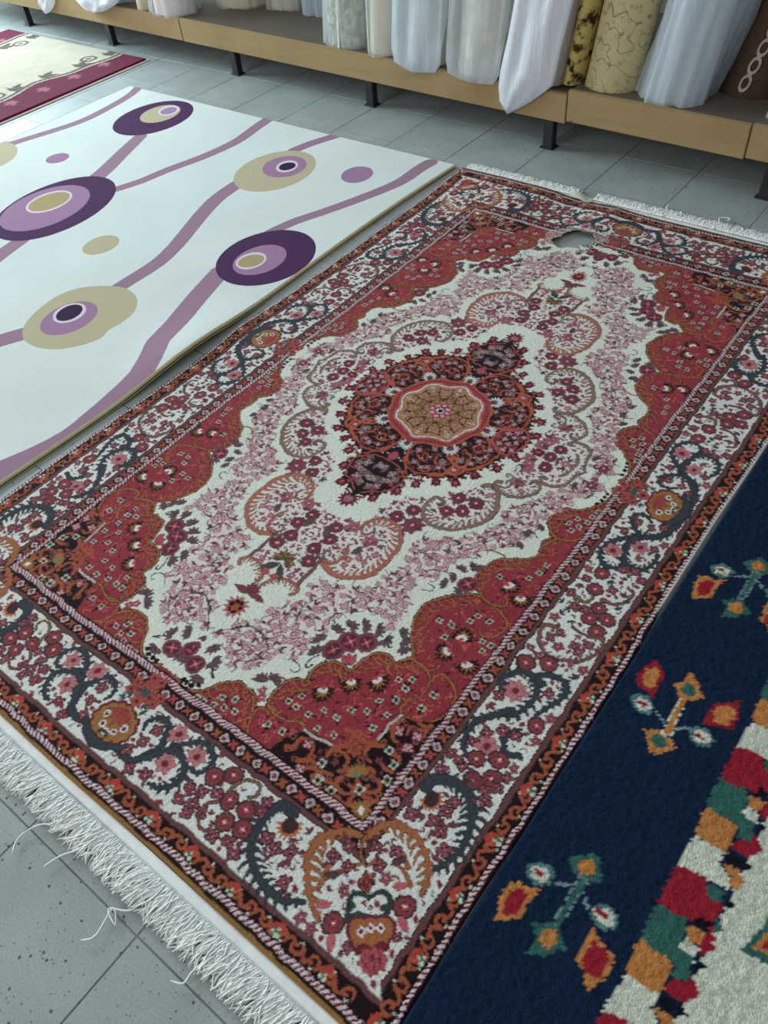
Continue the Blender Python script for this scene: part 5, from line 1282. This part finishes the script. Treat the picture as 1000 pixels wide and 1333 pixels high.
def film(name, tint, opac, rough=.32):
    """cloudy polythene: thin sheet that scatters light and lets some through"""
    m = NT(name); co = m.coord(); mp = m.n('ShaderNodeMapping'); mp.inputs['Scale'].default_value = (14, 14, 3.0); m.l(co, mp.inputs[0])
    cr = m.noise(1.0, 5.0, mp.outputs[0], .65)
    m.base(tint); m.set(Roughness=rough, Specular_IOR_Level=.5)
    m.bump(cr, .7, .02)
    tr = m.n('ShaderNodeBsdfTransparent'); tr.inputs[0].default_value = (.97, .98, 1, 1)
    tl = m.n('ShaderNodeBsdfTranslucent'); tl.inputs[0].default_value = (*tint, 1)
    m1 = m.n('ShaderNodeMixShader'); m1.inputs[0].default_value = .3; m.l(m.b.outputs[0], m1.inputs[1]); m.l(tl.outputs[0], m1.inputs[2])
    m2 = m.n('ShaderNodeMixShader')
    op = m.math('MULTIPLY_ADD', m.noise(1.6, 3.0, mp.outputs[0]), .35, opac - .17); m.l(op, m2.inputs[0])
    m.l(tr.outputs[0], m2.inputs[1]); m.l(m1.outputs[0], m2.inputs[2]); m.l(m2.outputs[0], m.out.inputs['Surface']); return m.m
FILM_B = film('blue_polythene', srgb(222, 230, 236), .60)
FILM_W = film('white_polythene', srgb(236, 238, 242), .80)
FILM_C = film('clear_polythene', srgb(230, 234, 234), .40)
def wrap(parent, a, b, H, mat, tiltx, tilty, folds=7, amp=.006, seed=1, z0=0.0, name='plastic_wrap', tail=None):
    """loose sleeve around a roll: rings with vertical folds; tail = list of (z, dx, dy, sa, sb) rings below"""
    r = np.random.default_rng(seed); n = 96; t = np.linspace(0, 2 * math.pi, n, endpoint=False)
    ph = r.uniform(0, 6.28, 5); fq = [folds, folds * 2 + 1, folds * 3 + 2, 5, 3]; am = [1, .6, .35, .8, .9]
    rows = []; lev = [(z, 0, 0, 1, 1) for z in (0.0, .012, .05, .1, .16, .24, .34, .46, .65, .9, H)]
    if tail: lev = tail + lev
    for (z, dx, dy, sa, sb) in lev:
        d = sum(am[k] * np.sin(fq[k] * t + ph[k] + z * (2 + k) * 1.4) for k in range(5)) * amp
        crease = amp * 1.6 * np.abs(np.sin(fq[0] * t * .5 + z * 5 + ph[1]))
        ra = a * sa + d + crease; rb = b * sb + d + crease
        rows.append(np.stack([ra * np.cos(t) + tiltx * max(z, 0) + dx, rb * np.sin(t) + tilty * max(z, 0) + dy, np.full(n, z0 + z) + .003 * np.sin(3 * t + ph[2]) * (0 if z > .01 else 1)], -1))
    return tube_loft(name, rows, mat, parent, cap=False)
def roll(name, label, x, yoff, a, b, mat, tiltx=0.0, tilty=.16, wrapmat=None, H=1.5, zb=None, seed=1, folds=7, amp=.006, turns=3, layer=.013, tail=None, group=None):
    zt = zb if zb is not None else (.2145 if x < -1.87 else .2195 if x < -.49 else .2365)
    Y = 1.555 - .034 * x + yoff + b
    r = empty(name, (x, Y, zt)); tag(r, label, 'carpet roll', group)
    spiral_roll(r, a, b, H, mat, None, tiltx, tilty, turns, layer)
    if wrapmat: wrap(r, a + .010, b + .010, H, wrapmat, tiltx, tilty, folds, amp, seed, tail=tail)
    return r
CM = carpet_mat
G = 'carpet rolls standing on the platform'
mott = roll('wrapped_carpet_roll', 'mottled grey-green carpet roll in clear film, first one right of the bare shelf', -1.677, .02, .120, .10, CM('grey_green', srgb(196, 198, 176), srgb(140, 146, 128), 'mottle', 40), 0.01, .10, FILM_C, seed=2, group=G, amp=.003)
roll('wrapped_carpet_roll', 'narrow cream carpet roll in white film beside the mottled grey-green one', -1.443, .015, .092, .10, CM('cream', srgb(222, 206, 180), srgb(206, 186, 156)), 0.02, .10, FILM_C, seed=3, group=G, folds=4, amp=.004)
hem_a = roll('wrapped_carpet_roll', 'grey-white carpet roll in bluish film with a diagonal fold', -1.20, -.005, .118, .11, CM('pale_grey', srgb(206, 208, 196), srgb(188, 190, 178)), 0.02, .10, None, seed=4, group=G, folds=6, amp=.007)
hem_b = roll('wrapped_carpet_roll', 'broad off-white carpet roll in film, left of the bag hanging over the edge', -.925, -.015, .124, .115, CM('off_white', srgb(216, 212, 194), srgb(196, 194, 176), 'mottle', 25), 0.03, .11, None, seed=5, group=G, folds=5, amp=.006)
bag_roll = roll('wrapped_carpet_roll', 'pale lilac carpet roll whose white plastic bag hangs pointed over the platform edge', -.655, .005, .118, .11, CM('lilac', srgb(216, 204, 206), srgb(222, 212, 184)), 0.10, .12, None, seed=6, group=G, zb=.222)
roll('carpet_roll', 'thin gold carpet roll with dark scrolls squeezed next to the white bag', -.515, .03, .044, .07, CM('gold_dark', srgb(190, 170, 104), srgb(60, 48, 24), 'mottle', 26, .56), 0.10, .12, None, seed=7, group=G, turns=2, layer=.011, zb=.238)
roll('carpet_roll', 'gold floral carpet roll without wrapping, layers showing at its base', -.368, .03, .108, .085, CM('gold_floral', srgb(200, 186, 144), srgb(140, 122, 84), 'floral', 20), 0.10, .12, None, seed=8, group=G, turns=4, layer=.011)
roll('wrapped_carpet_roll', 'large carpet roll in crumpled light blue film beside the gold floral roll', -.135, .035, .116, .115, CM('blue_grey', srgb(196, 206, 210), srgb(176, 188, 196)), 0.17, .12, FILM_B, seed=9, group=G, folds=6, amp=.010)
rb = roll('carpet_roll', 'dark brown carpet roll with a pale chain of rings', .085, .20, .12, .10, CM('brown', srgb(92, 72, 60), srgb(74, 56, 46), 'plain', 60), 0.22, .12, None, seed=10, group=G, turns=4, layer=.012)
roll('wrapped_carpet_roll', 'blue-grey carpet roll at the right edge of the picture', .345, .05, .13, .11, CM('denim', srgb(150, 164, 186), srgb(120, 134, 160)), 0.24, .12, FILM_C, seed=11, group=G)
# seam tape running up the mottled roll
ta = np.array([[(.134 * math.cos(q_) + .01 * z, .114 * math.sin(q_) + .10 * z, z) for q_ in np.linspace(-1.50, -1.43, 3)] for z in np.linspace(.004, 1.45, 8)])
grid_mesh('seam_tape', ta, plain('white_tape', srgb(226, 226, 214), .5, .3), mott)
# pale chain pattern on the brown roll: small raised loops
CHAIN = plain('pale_chain_yarn', srgb(176, 164, 148), .9, .1)
for k in range(9):
    z = .05 + k * .056; Vc, Fc = [], []
    an = -1.62 + .03 * k
    for j in range(16):
        t = 2 * math.pi * j / 16
        for rr_ in (.6, 1.0):
            aa = an + .17 * rr_ * math.cos(t); zz = z + .030 * rr_ * math.sin(t)
            Vc.append((.1165 * math.cos(aa) + .22 * zz, .1015 * math.sin(aa) + .12 * zz, zz))
    for j in range(16):
        q_ = (j + 1) % 16; Fc.append((2 * j, 2 * j + 1, 2 * q_ + 1, 2 * q_))
    lo = mesh_obj('chain_ring', Vc, Fc, CHAIN, rb); mdd = lo.modifiers.new('thickness', 'SOLIDIFY'); mdd.thickness = .002
# rolls standing farther back
for (px_, yo, a, b, colr, c2, lab, fm) in ((-3.10, .01, .06, .06, (214, 204, 176), (190, 178, 150), 'thin cream carpet roll left of the pink one', None), (-2.90, -.0, .13, .10, (226, 190, 186), (222, 212, 206), 'pink and white carpet roll in film left of the bare shelf', FILM_C),
                                           (-2.65, .25, .15, .12, (214, 196, 130), (226, 214, 166), 'pale yellow carpet roll at the back of the bare shelf', FILM_C), (-2.36, .33, .10, .09, (222, 210, 186), (206, 190, 160), 'cream carpet roll at the back of the bare shelf', FILM_C),
                                           (-2.11, .34, .10, .10, (120, 150, 166), (140, 164, 176), 'blue-grey carpet roll at the back of the bare shelf', FILM_B), (-1.85, .42, .11, .10, (200, 200, 190), (180, 182, 176), 'pale grey carpet roll half hidden behind the mottled one', FILM_C),
                                           (-3.42, .05, .14, .12, (222, 224, 226), (206, 210, 216), 'white carpet roll whose plastic bag sags over the platform edge', FILM_W), (-3.95, .04, .14, .12, (214, 216, 220), (200, 204, 210), 'white carpet roll with a pointed plastic corner hanging down', FILM_W)):
    lr = roll('wrapped_carpet_roll' if fm else 'carpet_roll', lab, px_, yo, a, b, CM('back_roll', srgb(colr), srgb(c2)), 0.0, .10, fm, seed=int(abs(px_) * 100), group=G)
    if 'sags' in lab: sag_roll = lr
    if 'pointed' in lab: corner_roll = lr
# plastic bag ends hanging over the front board
def drape(parent, left, right, depth, mat, lean=0.0):
    """hanging bag end between a left and a right outline (x,z; both from top to tip): a hollow, creased pouch"""
    K, n = 26, 40
    def rs(p):
        s = spline(p, .012); L = np.concatenate([[0], np.cumsum(np.hypot(*np.diff(s, axis=0).T))]); u = np.linspace(0, L[-1], K)
        return np.stack([np.interp(u, L, s[:, 0]), np.interp(u, L, s[:, 1])], -1)
    sl, sr = rs(left), rs(right); w = np.linspace(0, 1, K); wd = np.linspace(0, 1, len(depth))
    df = np.interp(w, wd, [d[0] for d in depth]); db = np.interp(w, wd, [d[1] for d in depth])
    t = np.linspace(0, 2 * math.pi, n, endpoint=False); rows = []; loc = np.array(parent.location)
    for k in range(K):
        c = (sl[k] + sr[k]) / 2; h = (sr[k] - sl[k]) / 2; ct, st = np.cos(t), np.sin(t)
        x = c[0] - h[0] * ct; z = c[1] - h[1] * ct
        e_ = min(1, k / 3, (K - 1 - k) / 4)
        y = np.where(st > 0, -.012 - (df[k] + (.007 * np.sin(5 * t + k * .25) + .005 * np.sin(9 * t - k * .3)) * e_) * st, -.012 - db[k] * st)
        rows.append(np.stack([x, y + 1.555 - .034 * x + lean * np.maximum(z - .24, 0), z], -1) - loc)
    return tube_loft('bag_end', rows, mat, parent, cap=True)
FILM_T = film('thick_white_polythene', srgb(238, 240, 246), .90)
drape(bag_roll, [(-.66, 1.45), (-.70, 1.0), (-.735, .65), (-.753, .508), (-.768, .385), (-.792, .243), (-.789, .158), (-.752, .115)], [(-.41, 1.45), (-.455, 1.0), (-.50, .65), (-.525, .45), (-.543, .33), (-.545, .262), (-.57, .232), (-.656, .165), (-.738, .116)],
      [(.0, .25), (.0, .25), (.0, .25), (.0, .25), (.005, .24), (.01, .22), (.03, .05), (.035, .002), (.03, 0), (.012, 0)], FILM_T, .12)
drape(hem_a, [(-1.30, 1.45), (-1.32, .8), (-1.335, .40), (-1.338, .26), (-1.325, .222), (-1.27, .203), (-1.225, .196)], [(-1.045, 1.45), (-1.06, .8), (-1.075, .40), (-1.08, .25), (-1.085, .218), (-1.14, .206), (-1.215, .196)], [(0, .245), (0, .245), (0, .245), (0, .245), (0, .24), (.01, .22), (.018, .0), (.008, 0)], FILM_B, .10)
drape(hem_b, [(-1.015, 1.45), (-1.035, .8), (-1.052, .40), (-1.055, .26), (-1.05, .225), (-.99, .206), (-.94, .202)], [(-.755, 1.45), (-.775, .8), (-.79, .40), (-.795, .25), (-.80, .216), (-.86, .204), (-.93, .202)], [(0, .25), (0, .25), (0, .25), (0, .25), (0, .24), (.01, .22), (.018, .0), (.008, 0)], FILM_C, .11)
drape(corner_roll, [(-4.04, .30), (-4.035, .20), (-4.03, .146), (-4.013, .111)], [(-3.84, .30), (-3.865, .20), (-3.90, .16), (-3.96, .125), (-4.003, .111)], [(.01, .10), (.03, .02), (.03, 0), (.012, 0)], FILM_T)
drape(sag_roll, [(-3.66, .31), (-3.65, .23), (-3.56, .187), (-3.465, .180)], [(-3.21, .31), (-3.24, .25), (-3.38, .192), (-3.455, .180)], [(.02, .14), (.045, .04), (.04, .002), (.02, 0)], FILM_T)
